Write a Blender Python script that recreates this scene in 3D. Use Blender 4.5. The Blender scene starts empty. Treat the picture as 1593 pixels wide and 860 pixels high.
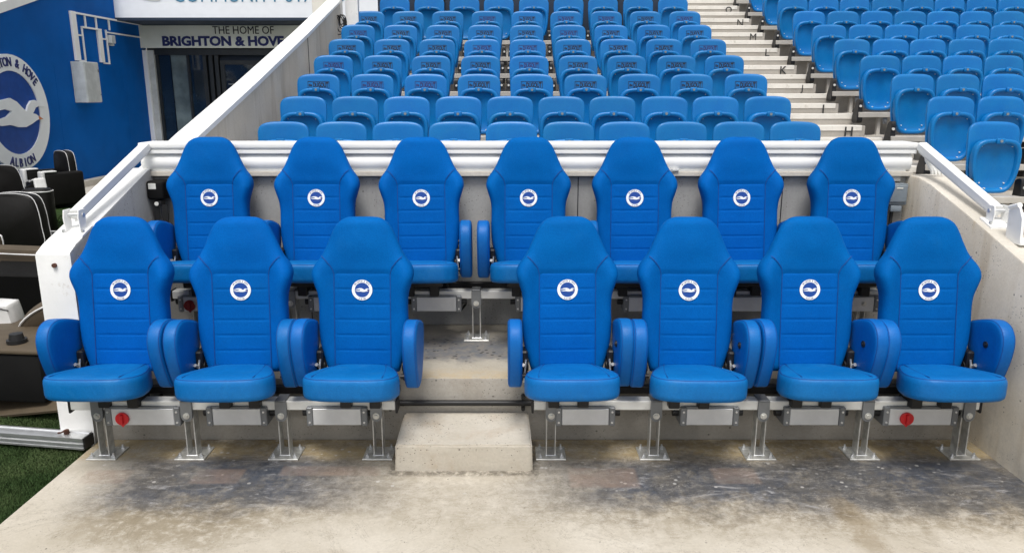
import bpy, bmesh, math, random
from mathutils import Vector, Matrix
random.seed(7)
S = bpy.context.scene
C = S.collection
R = math.radians
PI = math.pi

# ------------------------------------------------------------------ camera, sky, sun, exposure
cam_d = bpy.data.cameras.new('camera'); cam = bpy.data.objects.new('camera', cam_d); C.objects.link(cam)
cam.location = (0, 0, 1.85); cam.rotation_euler = (R(90 - 13.4), 0, 0)
cam_d.sensor_width = 36; cam_d.lens = 36 * 1200 / 1593; cam_d.clip_start = 0.05; cam_d.clip_end = 2000
S.camera = cam
SUN_EL, SUN_AZ = 64, 187          # azimuth clockwise from +Y: light comes from the open pitch in front
w = bpy.data.worlds.new('World'); S.world = w; w.use_nodes = True
wn = w.node_tree; wn.nodes.clear()
sky = wn.nodes.new('ShaderNodeTexSky'); sky.sky_type = 'NISHITA'; sky.sun_disc = False
sky.sun_elevation = R(SUN_EL); sky.sun_rotation = R(SUN_AZ); sky.dust_density = 4; sky.air_density = 1.0
hs = wn.nodes.new('ShaderNodeHueSaturation'); hs.inputs['Saturation'].default_value = 0.22
bg = wn.nodes.new('ShaderNodeBackground'); bg.inputs['Strength'].default_value = 0.115
wo = wn.nodes.new('ShaderNodeOutputWorld')
wn.links.new(sky.outputs[0], hs.inputs['Color']); wn.links.new(hs.outputs[0], bg.inputs[0]); wn.links.new(bg.outputs[0], wo.inputs[0])
sd = bpy.data.lights.new('sun', 'SUN'); sd.energy = 1.5; sd.angle = R(20); sd.color = (1, .96, .9)
sun = bpy.data.objects.new('sun', sd); C.objects.link(sun)
dirv = Vector((math.sin(R(SUN_AZ)) * math.cos(R(SUN_EL)), math.cos(R(SUN_AZ)) * math.cos(R(SUN_EL)), math.sin(R(SUN_EL))))
sun.rotation_euler = dirv.to_track_quat('Z', 'Y').to_euler(); sun.location = dirv * 30
S.view_settings.view_transform = 'Standard'; S.view_settings.look = 'None'
S.view_settings.exposure = 0.56; S.view_settings.gamma = 1.0; S.view_settings.use_curve_mapping = False
S.cycles.max_bounces = 8; S.cycles.diffuse_bounces = 4

# ------------------------------------------------------------------ node materials
class NT:
    def __init__(s, name):
        m = bpy.data.materials.new(name); m.use_nodes = True
        s.m = m; s.t = m.node_tree; s.b = s.t.nodes['Principled BSDF']
        s.co = s.t.nodes.new('ShaderNodeTexCoord').outputs['Object']
        s._xyz = None
    def lk(s, a, sock):
        if isinstance(a, (int, float)): sock.default_value = a
        elif isinstance(a, tuple): sock.default_value = a if len(a) == 4 or sock.type == 'VECTOR' else (*a, 1)
        else: s.t.links.new(a, sock)
    def world(s):
        g = s.t.nodes.new('ShaderNodeNewGeometry'); return g.outputs['Position']
    def scale(s, v, sc):
        n = s.t.nodes.new('ShaderNodeMapping'); s.lk(v, n.inputs[0]); n.inputs['Scale'].default_value = sc; return n.outputs[0]
    def noise(s, sc, det=4, rough=.55, v=None, dist=0):
        n = s.t.nodes.new('ShaderNodeTexNoise'); s.lk(v or s.co, n.inputs['Vector'])
        n.inputs['Scale'].default_value = sc; n.inputs['Detail'].default_value = det
        n.inputs['Roughness'].default_value = rough; n.inputs['Distortion'].default_value = dist
        return n.outputs['Fac']
    def voro(s, sc, v=None):
        n = s.t.nodes.new('ShaderNodeTexVoronoi'); s.lk(v or s.co, n.inputs['Vector']); n.inputs['Scale'].default_value = sc
        return n.outputs['Distance']
    def mth(s, op, a, b=0.0):
        n = s.t.nodes.new('ShaderNodeMath'); n.operation = op; s.lk(a, n.inputs[0]); s.lk(b, n.inputs[1]); return n.outputs[0]
    def ss(s, x, lo, hi):                                  # smoothstep, lo>hi inverts
        n = s.t.nodes.new('ShaderNodeMapRange'); n.interpolation_type = 'SMOOTHSTEP'
        s.lk(x, n.inputs[0])
        if lo < hi: n.inputs[1].default_value = lo; n.inputs[2].default_value = hi
        else: n.inputs[1].default_value = hi; n.inputs[2].default_value = lo; n.inputs[3].default_value = 1; n.inputs[4].default_value = 0
        return n.outputs[0]
    def mix(s, f, a, b, mode='MIX'):
        n = s.t.nodes.new('ShaderNodeMix'); n.data_type = 'RGBA'; n.blend_type = mode
        s.lk(f, n.inputs[0]); s.lk(a, n.inputs[6]); s.lk(b, n.inputs[7]); return n.outputs[2]
    def xyz(s):
        if s._xyz is None:
            n = s.t.nodes.new('ShaderNodeSeparateXYZ'); s.lk(s.co, n.inputs[0]); s._xyz = n.outputs
        return s._xyz
    def rect(s, x0, x1, y0, y1, e=.02):
        x, y, _ = s.xyz()
        a = s.mth('MULTIPLY', s.ss(x, x0 - e, x0 + e), s.ss(x, x1 + e, x1 - e))
        b = s.mth('MULTIPLY', s.ss(y, y0 - e, y0 + e), s.ss(y, y1 + e, y1 - e))
        return s.mth('MULTIPLY', a, b)
    def bump(s, h, st=.3, d=.01):
        n = s.t.nodes.new('ShaderNodeBump'); s.lk(h, n.inputs['Height']); n.inputs['Strength'].default_value = st
        n.inputs['Distance'].default_value = d; s.t.links.new(n.outputs[0], s.b.inputs['Normal'])
    def out(s, col, rough=.6, metal=0.0, spec=.5):
        s.lk(col, s.b.inputs['Base Color']); s.lk(rough, s.b.inputs['Roughness']); s.b.inputs['Metallic'].default_value = metal
        s.b.inputs['Specular IOR Level'].default_value = spec
        return s.m

def simple(name, col, rough=.5, metal=0.0, var=.12, sc=6, bump=0.0, bsc=60, spec=.5, dirt=None):
    n = NT(name)
    f = n.ss(n.noise(sc, 5), .3, .7)
    c = n.mix(f, tuple(k * (1 - var) for k in col), tuple(min(1, k * (1 + var)) for k in col))
    if dirt:
        d = n.ss(n.noise(sc * 2.3, 8, .7), dirt[1], dirt[1] + .15)
        c = n.mix(n.mth('MULTIPLY', d, dirt[2]), c, dirt[0])
    if bump: n.bump(n.noise(bsc, 4), bump, .004)
    r = n.mth('ADD', n.mth('MULTIPLY', n.noise(sc * 3, 4), .2), rough - .1)
    return n.out(c, r, metal, spec)

def fabric(name, col, col2, rough, weave=.25, wear=.0, spec=.16, fade=(.03, .20, .45), rnd=.05, crease=.6):
    n = NT(name)
    oi = n.t.nodes.new('ShaderNodeObjectInfo').outputs['Random']
    off = n.t.nodes.new('ShaderNodeVectorMath'); off.operation = 'ADD'; n.lk(n.co, off.inputs[0])
    cmb = n.t.nodes.new('ShaderNodeCombineXYZ'); n.lk(n.mth('MULTIPLY', oi, 37.0), cmb.inputs[0]); n.lk(n.mth('MULTIPLY', oi, 91.0), cmb.inputs[2])
    n.t.links.new(cmb.outputs[0], off.inputs[1]); v = off.outputs[0]
    c = n.mix(n.ss(n.noise(5, 6, .6, v=v), .3, .72), col, col2)
    gr = n.noise(170, 3, .7)
    c = n.mix(n.mth('MULTIPLY', n.ss(gr, .38, .66), .30), c, tuple(k * .6 for k in col))
    if wear:
        sc = n.ss(n.noise(9, 10, .74, v=n.scale(v, (1, 1.6, 1))), .52, .72)
        c = n.mix(n.mth('MULTIPLY', sc, wear), c, fade)
        ds = n.mth('MULTIPLY', n.ss(n.noise(60, 6, .8, v=v), .62, .72), n.ss(n.noise(4, 3, .5, v=v), .45, .62))
        c = n.mix(n.mth('MULTIPLY', ds, wear * .9), c, (.16, .24, .33))
    hs = n.t.nodes.new('ShaderNodeHueSaturation'); n.lk(c, hs.inputs['Color'])
    n.lk(n.mth('ADD', n.mth('MULTIPLY', oi, 2 * rnd), 1 - rnd), hs.inputs['Value'])
    n.lk(n.mth('ADD', n.mth('MULTIPLY', oi, .005), .4985), hs.inputs['Hue'])
    cr = n.noise(11, 4, .5, v=n.scale(v, (1, 1, .6)), dist=.9)
    n.bump(n.mth('ADD', n.mth('MULTIPLY', gr, weave), n.mth('MULTIPLY', cr, crease)), 1.0, .004)
    return n.out(hs.outputs[0], n.mth('ADD', n.mth('MULTIPLY', n.noise(9, 5, v=v), .3), rough - .15), 0, spec)

def concrete(name, a, b, stain=(.12, .10, .075), amt=.35, streak=False, pores=1.0, sc=1.0):
    n = NT(name)
    c = n.mix(n.ss(n.noise(1.6 * sc, 8, .62), .3, .7), a, b)
    if streak:
        st = n.ss(n.noise(3.2, 6, .6, v=n.scale(n.co, (2.4, 2.4, .28))), .48, .72)
    else:
        st = n.ss(n.noise(2.6 * sc, 10, .68, dist=.4), .52, .72)
    c = n.mix(n.mth('MULTIPLY', st, amt), c, stain)
    fine = n.ss(n.noise(60, 6, .7), .3, .75)
    c = n.mix(n.mth('MULTIPLY', fine, .25), c, tuple(k * .62 for k in a))
    p = n.mth('MULTIPLY', n.ss(n.voro(17), .12, .06), n.ss(n.noise(7, 3), .5, .58))
    p2 = n.mth('MULTIPLY', n.ss(n.voro(62), .22, .12), n.ss(n.noise(5, 3), .46, .58))
    p = n.mth('MULTIPLY', n.mth('MAXIMUM', p, p2), pores)
    c = n.mix(n.mth('MULTIPLY', p, .75), c, (.05, .045, .04))
    h = n.mth('SUBTRACT', n.mth('ADD', n.noise(90, 6, .65), n.mth('MULTIPLY', n.noise(8, 5), 1.4)), n.mth('MULTIPLY', p, 1.5))
    n.bump(h, .35, .004)
    return n, c

def M_concrete(name, *a, **k):
    n, c = concrete(name, *a, **k); return n.out(c, .85, 0, .25)

def M_floor():
    n, c = concrete('floor_concrete', (.50, .45, .365), (.62, .57, .485), stain=(.33, .28, .20), amt=.42, pores=.5, sc=1.2)
    x, y, _ = n.xyz()
    nz = n.noise(1.5, 8, .66, dist=.2); nz2 = n.noise(6, 12, .78, dist=.15); nf = n.noise(17, 10, .78, dist=.2)
    yy = n.mth('ADD', y, n.mth('MULTIPLY', n.mth('SUBTRACT', nz, .5), .55))
    yy = n.mth('ADD', yy, n.mth('MULTIPLY', n.mth('SUBTRACT', nz2, .5), .32))
    sidem = n.ss(n.mth('ABSOLUTE', n.mth('ADD', x, .25)), .1, .95)
    leftfade = n.ss(x, -2.16, -1.75)
    # olive brown fringe
    br = n.mth('MULTIPLY', n.ss(yy, 2.86, 3.2), n.ss(nf, .36, .6))
    br = n.mth('MULTIPLY', n.mth('MULTIPLY', br, leftfade), n.mth('ADD', n.mth('MULTIPLY', sidem, .6), .35))
    c = n.mix(n.mth('MULTIPLY', br, .8), c, (.20, .155, .09))
    ob = n.mth('ADD', n.mth('POWER', n.mth('MULTIPLY', n.mth('ADD', x, 1.5), 1.9), 2.0), n.mth('POWER', n.mth('MULTIPLY', n.mth('SUBTRACT', y, 3.06), 3.2), 2.0))
    ob = n.mth('MULTIPLY', n.ss(n.mth('ADD', ob, n.mth('MULTIPLY', n.mth('SUBTRACT', nz2, .5), 1.6)), 1.0, .1), n.ss(nf, .3, .55))
    c = n.mix(n.mth('MULTIPLY', ob, .6), c, (.21, .165, .095))
    # blue grey grime band
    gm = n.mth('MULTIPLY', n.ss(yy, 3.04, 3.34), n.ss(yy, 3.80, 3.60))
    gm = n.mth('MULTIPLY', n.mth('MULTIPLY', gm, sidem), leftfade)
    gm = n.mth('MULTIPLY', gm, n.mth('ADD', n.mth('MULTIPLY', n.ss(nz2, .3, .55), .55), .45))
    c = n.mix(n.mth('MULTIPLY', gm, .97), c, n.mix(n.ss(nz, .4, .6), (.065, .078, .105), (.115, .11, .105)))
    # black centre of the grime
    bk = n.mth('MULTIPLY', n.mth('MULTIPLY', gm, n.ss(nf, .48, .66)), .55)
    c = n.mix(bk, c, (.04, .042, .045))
    # yellowish strip by the riser
    ys = n.mth('MULTIPLY', n.ss(y, 3.62, 3.74), n.ss(nz2, .35, .6))
    c = n.mix(n.mth('MULTIPLY', ys, .75), c, (.42, .32, .16))
    # pale scuffs and white flecks
    sc = n.mth('MULTIPLY', n.ss(n.noise(7, 12, .8, v=n.scale(n.co, (.6, 1.8, 1)), dist=.8), .53, .66), gm)
    c = n.mix(n.mth('MULTIPLY', sc, .7), c, (.52, .51, .51))
    fl = n.mth('MULTIPLY', n.mth('MULTIPLY', n.ss(n.voro(19), .22, .12), n.ss(n.noise(6, 4), .5, .6)), n.ss(y, 3.2, 3.4))
    c = n.mix(n.mth('MULTIPLY', fl, .7), c, (.62, .60, .57))
    # pinkish prints left by older base plates
    e = .012
    for (x0, x1, y0, y1) in ((-2.13, -1.9, 3.42, 3.56), (-1.58, -1.34, 3.42, 3.57), (-1.16, -.66, 3.5, 3.6), (.28, .62, 3.38, 3.58), (1.0, 1.22, 3.42, 3.58)):
        r = n.mth('MULTIPLY', n.rect(x0, x1, y0, y1, e), n.ss(nz2, .3, .62))
        c = n.mix(n.mth('MULTIPLY', r, .5), c, (.34, .245, .19))
    # brown diagonal trickle to the right
    d = n.mth('ADD', n.mth('SUBTRACT', x, 1.30), n.mth('MULTIPLY', n.mth('SUBTRACT', y, 2.9), -.0))
    dd = n.mth('ABSOLUTE', n.mth('ADD', n.mth('SUBTRACT', d, .22), n.mth('MULTIPLY', n.mth('SUBTRACT', nz2, .5), .25)))
    tr = n.mth('MULTIPLY', n.mth('MULTIPLY', n.ss(dd, .09, .02), n.ss(y, 2.75, 2.9)), n.ss(y, 3.4, 3.15))
    c = n.mix(n.mth('MULTIPLY', tr, .5), c, (.24, .18, .10))
    # dirt gathered at the foot of the step and along the riser
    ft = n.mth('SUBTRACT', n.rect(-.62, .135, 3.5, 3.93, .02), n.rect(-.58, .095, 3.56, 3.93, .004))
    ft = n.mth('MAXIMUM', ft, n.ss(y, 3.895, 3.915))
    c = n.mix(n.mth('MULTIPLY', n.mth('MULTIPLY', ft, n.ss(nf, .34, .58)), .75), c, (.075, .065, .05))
    # dark grit, pale scratches, drips
    gt = n.mth('MULTIPLY', n.ss(n.noise(75, 8, .8), .60, .68), n.ss(n.noise(4, 6, .6), .40, .62))
    c = n.mix(n.mth('MULTIPLY', gt, .5), c, (.12, .105, .08))
    s2 = n.mth('ABSOLUTE', n.mth('SUBTRACT', n.noise(6, 6, .7, v=n.scale(n.co, (.5, 2.4, 1)), dist=.7), .5))
    c = n.mix(n.mth('MULTIPLY', n.mth('MULTIPLY', n.ss(s2, .008, .001), n.ss(nz, .42, .56)), .4), c, (.70, .66, .60))
    hp = n.mth('MULTIPLY', n.ss(n.voro(4.3), .026, .018), 1.0)
    c = n.mix(n.mth('MULTIPLY', hp, .85), c, (.04, .035, .03))
    # cracks / scratches
    cr = n.mth('ABSOLUTE', n.mth('SUBTRACT', n.noise(2.3, 9, .7, dist=1.5), .5))
    c = n.mix(n.mth('MULTIPLY', n.ss(cr, .006, .001), .4), c, (.15, .12, .08))
    rough = n.mth('SUBTRACT', .8, n.mth('MULTIPLY', gm, .38))
    return n.out(c, rough, 0, .35)

def M_platform():
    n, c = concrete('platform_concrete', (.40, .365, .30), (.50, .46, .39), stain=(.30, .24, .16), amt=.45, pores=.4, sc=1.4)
    x, y, _ = n.xyz()
    nz2 = n.noise(5, 10, .72, dist=.6); nf = n.noise(16, 9, .75)
    yy = n.mth('ADD', y, n.mth('MULTIPLY', n.mth('SUBTRACT', nz2, .5), .35))
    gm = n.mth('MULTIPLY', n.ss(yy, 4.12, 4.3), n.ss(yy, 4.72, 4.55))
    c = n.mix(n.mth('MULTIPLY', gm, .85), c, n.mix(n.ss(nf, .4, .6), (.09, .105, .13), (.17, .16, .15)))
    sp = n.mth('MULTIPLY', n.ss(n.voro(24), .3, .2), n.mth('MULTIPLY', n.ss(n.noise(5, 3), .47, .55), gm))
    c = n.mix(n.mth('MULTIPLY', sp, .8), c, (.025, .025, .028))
    ed = n.mth('MULTIPLY', n.ss(y, 4.12, 3.94), n.ss(nf, .3, .6))
    c = n.mix(n.mth('MULTIPLY', ed, .55), c, (.46, .34, .18))
    return n.out(c, .7, 0, .3)

def M_right_wall():
    n, c = concrete('right_wall_concrete', (.70, .625, .505), (.82, .755, .645), stain=(.50, .40, .27), amt=.65, streak=True, pores=1.0)
    x, y, z = n.xyz()
    nz = n.noise(3, 8, .7)
    low = n.mth('MULTIPLY', n.ss(z, .5, .0), n.ss(nz, .4, .65))
    c = n.mix(n.mth('MULTIPLY', low, .45), c, (.33, .32, .30))
    rust = n.mth('MULTIPLY', n.ss(n.noise(2.2, 6, .6, v=n.scale(n.co, (3, 3, .35))), .6, .72), n.ss(y, 3.4, 3.9))
    c = n.mix(n.mth('MULTIPLY', rust, .5), c, (.50, .36, .16))
    return n.out(c, .85, 0, .25)

def M_grass(name, a, b):
    n = NT(name)
    c = n.mix(n.ss(n.noise(2.5, 6), .3, .7), a, b)
    c = n.mix(n.mth('MULTIPLY', n.ss(n.noise(90, 3), .4, .65), .6), c, tuple(k * .4 for k in a))
    n.bump(n.noise(150, 3), .8, .01)
    return n.out(c, .8, 0, .2)

MT = dict(
    seat=fabric('blue_seat_fabric', (.0, .100, .37), (.0, .118, .42), .68, .28, .06, .05),
    vinyl=fabric('blue_seat_vinyl', (.0, .130, .41), (.002, .155, .46), .48, .16, .30, .26, crease=1.3),
    armv=fabric('blue_armrest_vinyl', (.0, .112, .39), (.0, .132, .44), .48, .12, .18, .26, crease=.8),
    panel=fabric('blue_panel_fabric', (.0, .098, .385), (.0, .112, .43), .7, .30, .05, .05),
    seam=simple('dark_blue_thread', (.0, .045, .25), .7),
    white=simple('white_paint', (.85, .85, .835), .42, var=.03, bump=.08, bsc=40, dirt=((.55, .5, .42), .62, .35)),
    whitew=simple('weathered_white_paint', (.80, .80, .79), .55, var=.04, bump=.3, bsc=30, dirt=((.36, .29, .22), .57, .6)),
    print_white=simple('white_print', (.84, .87, .90), .5, var=.02),
    navy=simple('navy_print', (.012, .022, .14), .5),
    blueprint=simple('blue_print', (.003, .06, .32), .5),
    beak=simple('orange_print', (.62, .22, .09), .5),
    plastic=fabric('blue_moulded_plastic', (.0, .152, .45), (.002, .178, .475), .36, .03, .26, .40, (.03, .22, .38), .09, .15),
    black=simple('black_plastic', (.012, .012, .013), .45, spec=.4),
    rubber=simple('black_rubber', (.007, .007, .007), .75, spec=.15),
    alu=simple('brushed_aluminium', (.72, .73, .74), .38, .85, var=.06, sc=20, bump=.05),
    paleal=simple('pale_aluminium_rail', (.68, .68, .65), .5, .15, var=.05, dirt=((.4, .38, .34), .6, .4)),
    beam=simple('beige_grey_steel', (.50, .475, .43), .5, .1, var=.08, dirt=((.3, .27, .22), .58, .4)),
    box=simple('heater_aluminium', (.62, .63, .64), .42, .35, var=.05, sc=12),
    grey=simple('grey_steel', (.20, .21, .22), .45, .5, var=.1),
    galv=simple('galvanised_steel', (.60, .60, .57), .4, .6, var=.18, sc=25, bump=.1),
    red=simple('red_plastic', (.60, .012, .018), .4),
    dred=simple('dull_red_plastic', (.22, .012, .014), .5),
    gbox=simple('grey_moulded_box', (.20, .235, .265), .5),
    label=simple('label_print', (.72, .72, .66), .5),
    leather=simple('black_leather', (.007, .0065, .006), .5, bump=.9, bsc=9, spec=.2),
    tan=simple('brown_lit_dusty_leather', (.085, .064, .04), .6, bump=.3, bsc=40),  # brown is dust plus light reflected off black leather, put in the colour
    piping=simple('white_piping', (.72, .72, .72), .5),
    pad=simple('white_vinyl_pad', (.66, .66, .65), .45, dirt=((.4, .38, .34), .6, .4)),
    bluewall=simple('blue_wall_render', (.0, .095, .38), .7, var=.12, sc=1.2, bump=.15, bsc=80, spec=.12),
    cab=simple('grey_cabinet_paint', (.50, .53, .54), .5, dirt=((.3, .29, .25), .62, .4)),
    sign=simple('grey_sign_board', (.80, .84, .77), .45, var=.05, sc=2),
    fascia=simple('white_fascia_board', (.80, .83, .88), .4, var=.02),
    soffit=simple('dark_soffit', (.012, .025, .05), .6),
    tblue=simple('steel_blue_print', (.06, .22, .36), .5),
    dframe=simple('dark_door_frame', (.03, .035, .04), .4, .3),
    glass=simple('dark_door_glass', (.012, .022, .035), .05, var=.4, sc=1.5, spec=.9),
    pane=simple('grey_reflection_glass', (.13, .17, .18), .12, var=.35, sc=2, spec=.6),  # grey of the pane's reflection painted into the base colour
    ghost=simple('grey_film_print', (.16, .18, .19), .5),
    dark=simple('dark_print', (.012, .012, .02), .6),
    fade=simple('faded_purple_print', (.025, .025, .12), .6),
    letter=simple('black_letter_paint', (.03, .03, .03), .7, dirt=((.4, .4, .38), .55, .4)),
    nosing=simple('white_nosing_paint', (.76, .73, .67), .6, var=.05, dirt=((.40, .36, .29), .55, .5), bump=.2, bsc=60),
    cable=simple('black_cable', (.014, .014, .014), .6),
    rust=simple('rusty_bolt', (.09, .035, .022), .8),
    floor=M_floor(), platform=M_platform(), rwall=M_right_wall(),
    step=M_concrete('step_concrete', (.46, .42, .35), (.57, .53, .46), stain=(.38, .27, .17), amt=.5, pores=1.0),
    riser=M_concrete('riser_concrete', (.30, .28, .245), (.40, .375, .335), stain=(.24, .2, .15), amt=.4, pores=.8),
    bwall=M_concrete('back_wall_concrete', (.34, .34, .33), (.44, .435, .42), stain=(.21, .20, .185), amt=.45, streak=True, pores=.9),
    ledge=M_concrete('ledge_concrete', (.54, .505, .44), (.66, .62, .55), stain=(.4, .35, .28), amt=.4, pores=.3),
    swall=M_concrete('side_wall_concrete', (.60, .545, .455), (.70, .645, .56), stain=(.42, .35, .26), amt=.5, streak=True, pores=.3),
    terrace=M_concrete('terrace_concrete', (.38, .355, .315), (.48, .45, .405), stain=(.26, .22, .18), amt=.4, pores=.4),
    grass=M_grass('turf_base', (.02, .045, .010), (.035, .07, .016)),
    blade=M_grass('turf_blade', (.035, .075, .020), (.11, .155, .06)),
)

# ------------------------------------------------------------------ mesh helpers
def finish(bm, name, m, parent=None, smooth=35, loc=None):
    bmesh.ops.recalc_face_normals(bm, faces=bm.faces)
    me = bpy.data.meshes.new(name); bm.to_mesh(me); bm.free()
    return obj(name, me, m, parent, smooth, loc)

def obj(name, me, m, parent=None, smooth=35, loc=None):
    if m and not me.materials: me.materials.append(MT[m] if isinstance(m, str) else m)
    if smooth and len(me.polygons):
        me.polygons.foreach_set('use_smooth', [True] * len(me.polygons))
        me.set_sharp_from_angle(angle=R(smooth))
    o = bpy.data.objects.new(name, me); C.objects.link(o)
    if parent: o.parent = parent
    if loc: o.location = loc
    return o

def B(): return bmesh.new()

def box(bm, lo, hi, bev=.003, seg=1):
    r = bmesh.ops.create_cube(bm, size=1)
    c = [(a + b) / 2 for a, b in zip(lo, hi)]; s = [abs(b - a) for a, b in zip(lo, hi)]
    for v in r['verts']: v.co = Vector((v.co.x * s[0] + c[0], v.co.y * s[1] + c[1], v.co.z * s[2] + c[2]))
    if bev:
        es = list({e for v in r['verts'] for e in v.link_edges})
        bmesh.ops.bevel(bm, geom=es, offset=min(bev, min(s) * .45), segments=seg, affect='EDGES', profile=.5)
    return r

def cyl(bm, p0, p1, r, n=14, r2=None, cap=True):
    p0 = Vector(p0); p1 = Vector(p1); d = p1 - p0
    m = Matrix.Translation((p0 + p1) / 2) @ d.to_track_quat('Z', 'Y').to_matrix().to_4x4()
    bmesh.ops.create_cone(bm, cap_ends=cap, segments=n, radius1=r, radius2=r if r2 is None else r2, depth=d.length, matrix=m)

def loft(bm, rows, closed=True, cap0=True, cap1=True):
    vs = [[bm.verts.new(p) for p in row] for row in rows]
    n = len(rows[0])
    for a, b in zip(vs, vs[1:]):
        for i in range(n if closed else n - 1):
            j = (i + 1) % n
            bm.faces.new((a[i], a[j], b[j], b[i]))
    if closed and cap0: bm.faces.new(vs[0][::-1])
    if closed and cap1: bm.faces.new(vs[-1])
    return vs

def tube(bm, pts, r, n=6, closed=False):
    pts = [Vector(p) for p in pts]; k = len(pts); rows = []
    up = None
    for i, p in enumerate(pts):
        a = pts[(i - 1) % k] if (closed or i) else p
        b = pts[(i + 1) % k] if (closed or i < k - 1) else p
        t = (b - a).normalized()
        if up is None:
            up = t.orthogonal().normalized()
        else:
            up = (up - t * up.dot(t)).normalized()
        s = t.cross(up)
        rr = r[i] if isinstance(r, (list, tuple)) else r
        rows.append([p + (up * math.cos(2 * PI * j / n) + s * math.sin(2 * PI * j / n)) * rr for j in range(n)])
    if closed: rows.append(rows[0])
    loft(bm, rows, True, not closed, not closed)
    if closed: bmesh.ops.remove_doubles(bm, verts=bm.verts, dist=1e-6)

def prism(bm, poly, f0, f1):
    """poly: list of 2D points; f0/f1 map a 2D point to 3D on either face."""
    a = [bm.verts.new(f0(p)) for p in poly]; b = [bm.verts.new(f1(p)) for p in poly]
    n = len(poly)
    bm.faces.new(a); bm.faces.new(b[::-1])
    for i in range(n): bm.faces.new((a[i], b[i], b[(i + 1) % n], a[(i + 1) % n]))

def interp(tab, x):
    """monotone-ish cubic through (x, y) table."""
    if x <= tab[0][0]: return tab[0][1]
    if x >= tab[-1][0]: return tab[-1][1]
    for i in range(len(tab) - 1):
        if tab[i][0] <= x <= tab[i + 1][0]: break
    x0, y0 = tab[i]; x1, y1 = tab[i + 1]
    d = lambda k: (tab[min(k + 1, len(tab) - 1)][1] - tab[max(k - 1, 0)][1]) / (tab[min(k + 1, len(tab) - 1)][0] - tab[max(k - 1, 0)][0])
    h = x1 - x0; t = (x - x0) / h
    return (2*t**3 - 3*t**2 + 1) * y0 + (t**3 - 2*t**2 + t) * h * d(i) + (-2*t**3 + 3*t**2) * y1 + (t**3 - t**2) * h * d(i + 1)

def sm(x, a, b):
    t = max(0, min(1, (x - a) / (b - a))); return t * t * (3 - 2 * t)

def catmull(pts, per=6):
    n = len(pts); out = []
    for i in range(n):
        p0, p1, p2, p3 = (Vector(pts[(i + k) % n]) for k in (-1, 0, 1, 2))
        for j in range(per):
            t = j / per
            out.append(.5 * ((2 * p1) + (p2 - p0) * t + (2 * p0 - 5 * p1 + 4 * p2 - p3) * t * t + (3 * p1 - p0 - 3 * p2 + p3) * t ** 3))
    return out

def thing(name, label, cat, loc=(0, 0, 0), rz=0, group=None, kind=None):
    o = bpy.data.objects.new(name, None); C.objects.link(o); o.location = loc; o.rotation_euler = (0, 0, rz)
    o.empty_display_size = .1
    tag(o, label, cat, group, kind); return o

def tag(o, label=None, cat=None, group=None, kind=None):
    if label: o['label'] = label
    if cat: o['category'] = cat
    if group: o['group'] = group
    if kind: o['kind'] = kind
    return o

KIDS = {}
def dup(o, parent=None):
    c = o.copy(); C.objects.link(c)
    if parent: c.parent = parent
    for ch in list(o.children): dup(ch, c)
    return c

def text_me(s, bold=0.0, ext=.02, w=None, h=None, size=1):
    cu = bpy.data.curves.new('lettering', 'FONT'); cu.body = s; cu.size = size; cu.offset = bold; cu.extrude = ext
    cu.resolution_u = 3
    o = bpy.data.objects.new('lettering', cu); C.objects.link(o)
    dg = bpy.context.evaluated_depsgraph_get(); dg.update()
    me = bpy.data.meshes.new_from_object(o.evaluated_get(dg)); bpy.data.objects.remove(o)
    xs = [v.co.x for v in me.vertices]; ys = [v.co.y for v in me.vertices]
    if not xs: return me
    cx, cy = (min(xs) + max(xs)) / 2, (min(ys) + max(ys)) / 2
    sx = w / (max(xs) - min(xs)) if w else 1; sy = h / (max(ys) - min(ys)) if h else sx
    if not w and h: sx = sy
    for v in me.vertices: v.co = Vector(((v.co.x - cx) * sx, (v.co.y - cy) * sy, v.co.z))
    return me
FRONT = Matrix(((1, 0, 0, 0), (0, 0, -1, 0), (0, 1, 0, 0), (0, 0, 0, 1)))      # text plane -> faces -Y
SIDE = Matrix(((0, 0, 1, 0), (1, 0, 0, 0), (0, 1, 0, 0), (0, 0, 0, 1)))        # text plane -> faces +X

# ------------------------------------------------------------------ club emblem, unit radius in the XY plane, facing +Z
def disc_me(r0, r1, z0, z1, n=48):
    bm = B()
    if r0 == 0:
        vs = loft(bm, [[(r1 * math.cos(2*PI*i/n), r1 * math.sin(2*PI*i/n), z) for i in range(n)] for z in (z0, z1)])
    else:
        rows = [[(r * math.cos(2*PI*i/n), r * math.sin(2*PI*i/n), z) for i in range(n)] for r, z in ((r0, z0), (r1, z0), (r1, z1), (r0, z1), (r0, z0))]
        loft(bm, rows, True, False, False); bmesh.ops.remove_doubles(bm, verts=bm.verts, dist=1e-6)
    me = bpy.data.meshes.new('disc'); bmesh.ops.recalc_face_normals(bm, faces=bm.faces); bm.to_mesh(me); bm.free(); return me

def ring_text(h, zt):
    bm = B()
    def put(s, a0, a1, flip):
        n = len(s)
        for i, ch in enumerate(s):
            if ch == ' ': continue
            me = text_me(ch, bold=.012, ext=.012)
            xs = [v.co.x for v in me.vertices]; wch = max(xs) - min(xs)
            sc = h / .72
            a = a0 + (a1 - a0) * i / (n - 1)
            rot = Matrix.Rotation(a - PI / 2 if not flip else a + PI / 2, 4, 'Z')
            mt = Matrix.Translation((.87 * math.cos(a), .87 * math.sin(a), zt)) @ rot @ Matrix.Diagonal((sc * .78, sc, 1, 1))
            me.transform(mt); bm.from_mesh(me); bpy.data.meshes.remove(me)
    put('BRIGHTON & HOVE', R(142), R(38), False)
    put('ALBION', R(250), R(290), True)
    me = bpy.data.meshes.new('ring_lettering'); bm.to_mesh(me); bm.free(); return me

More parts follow.
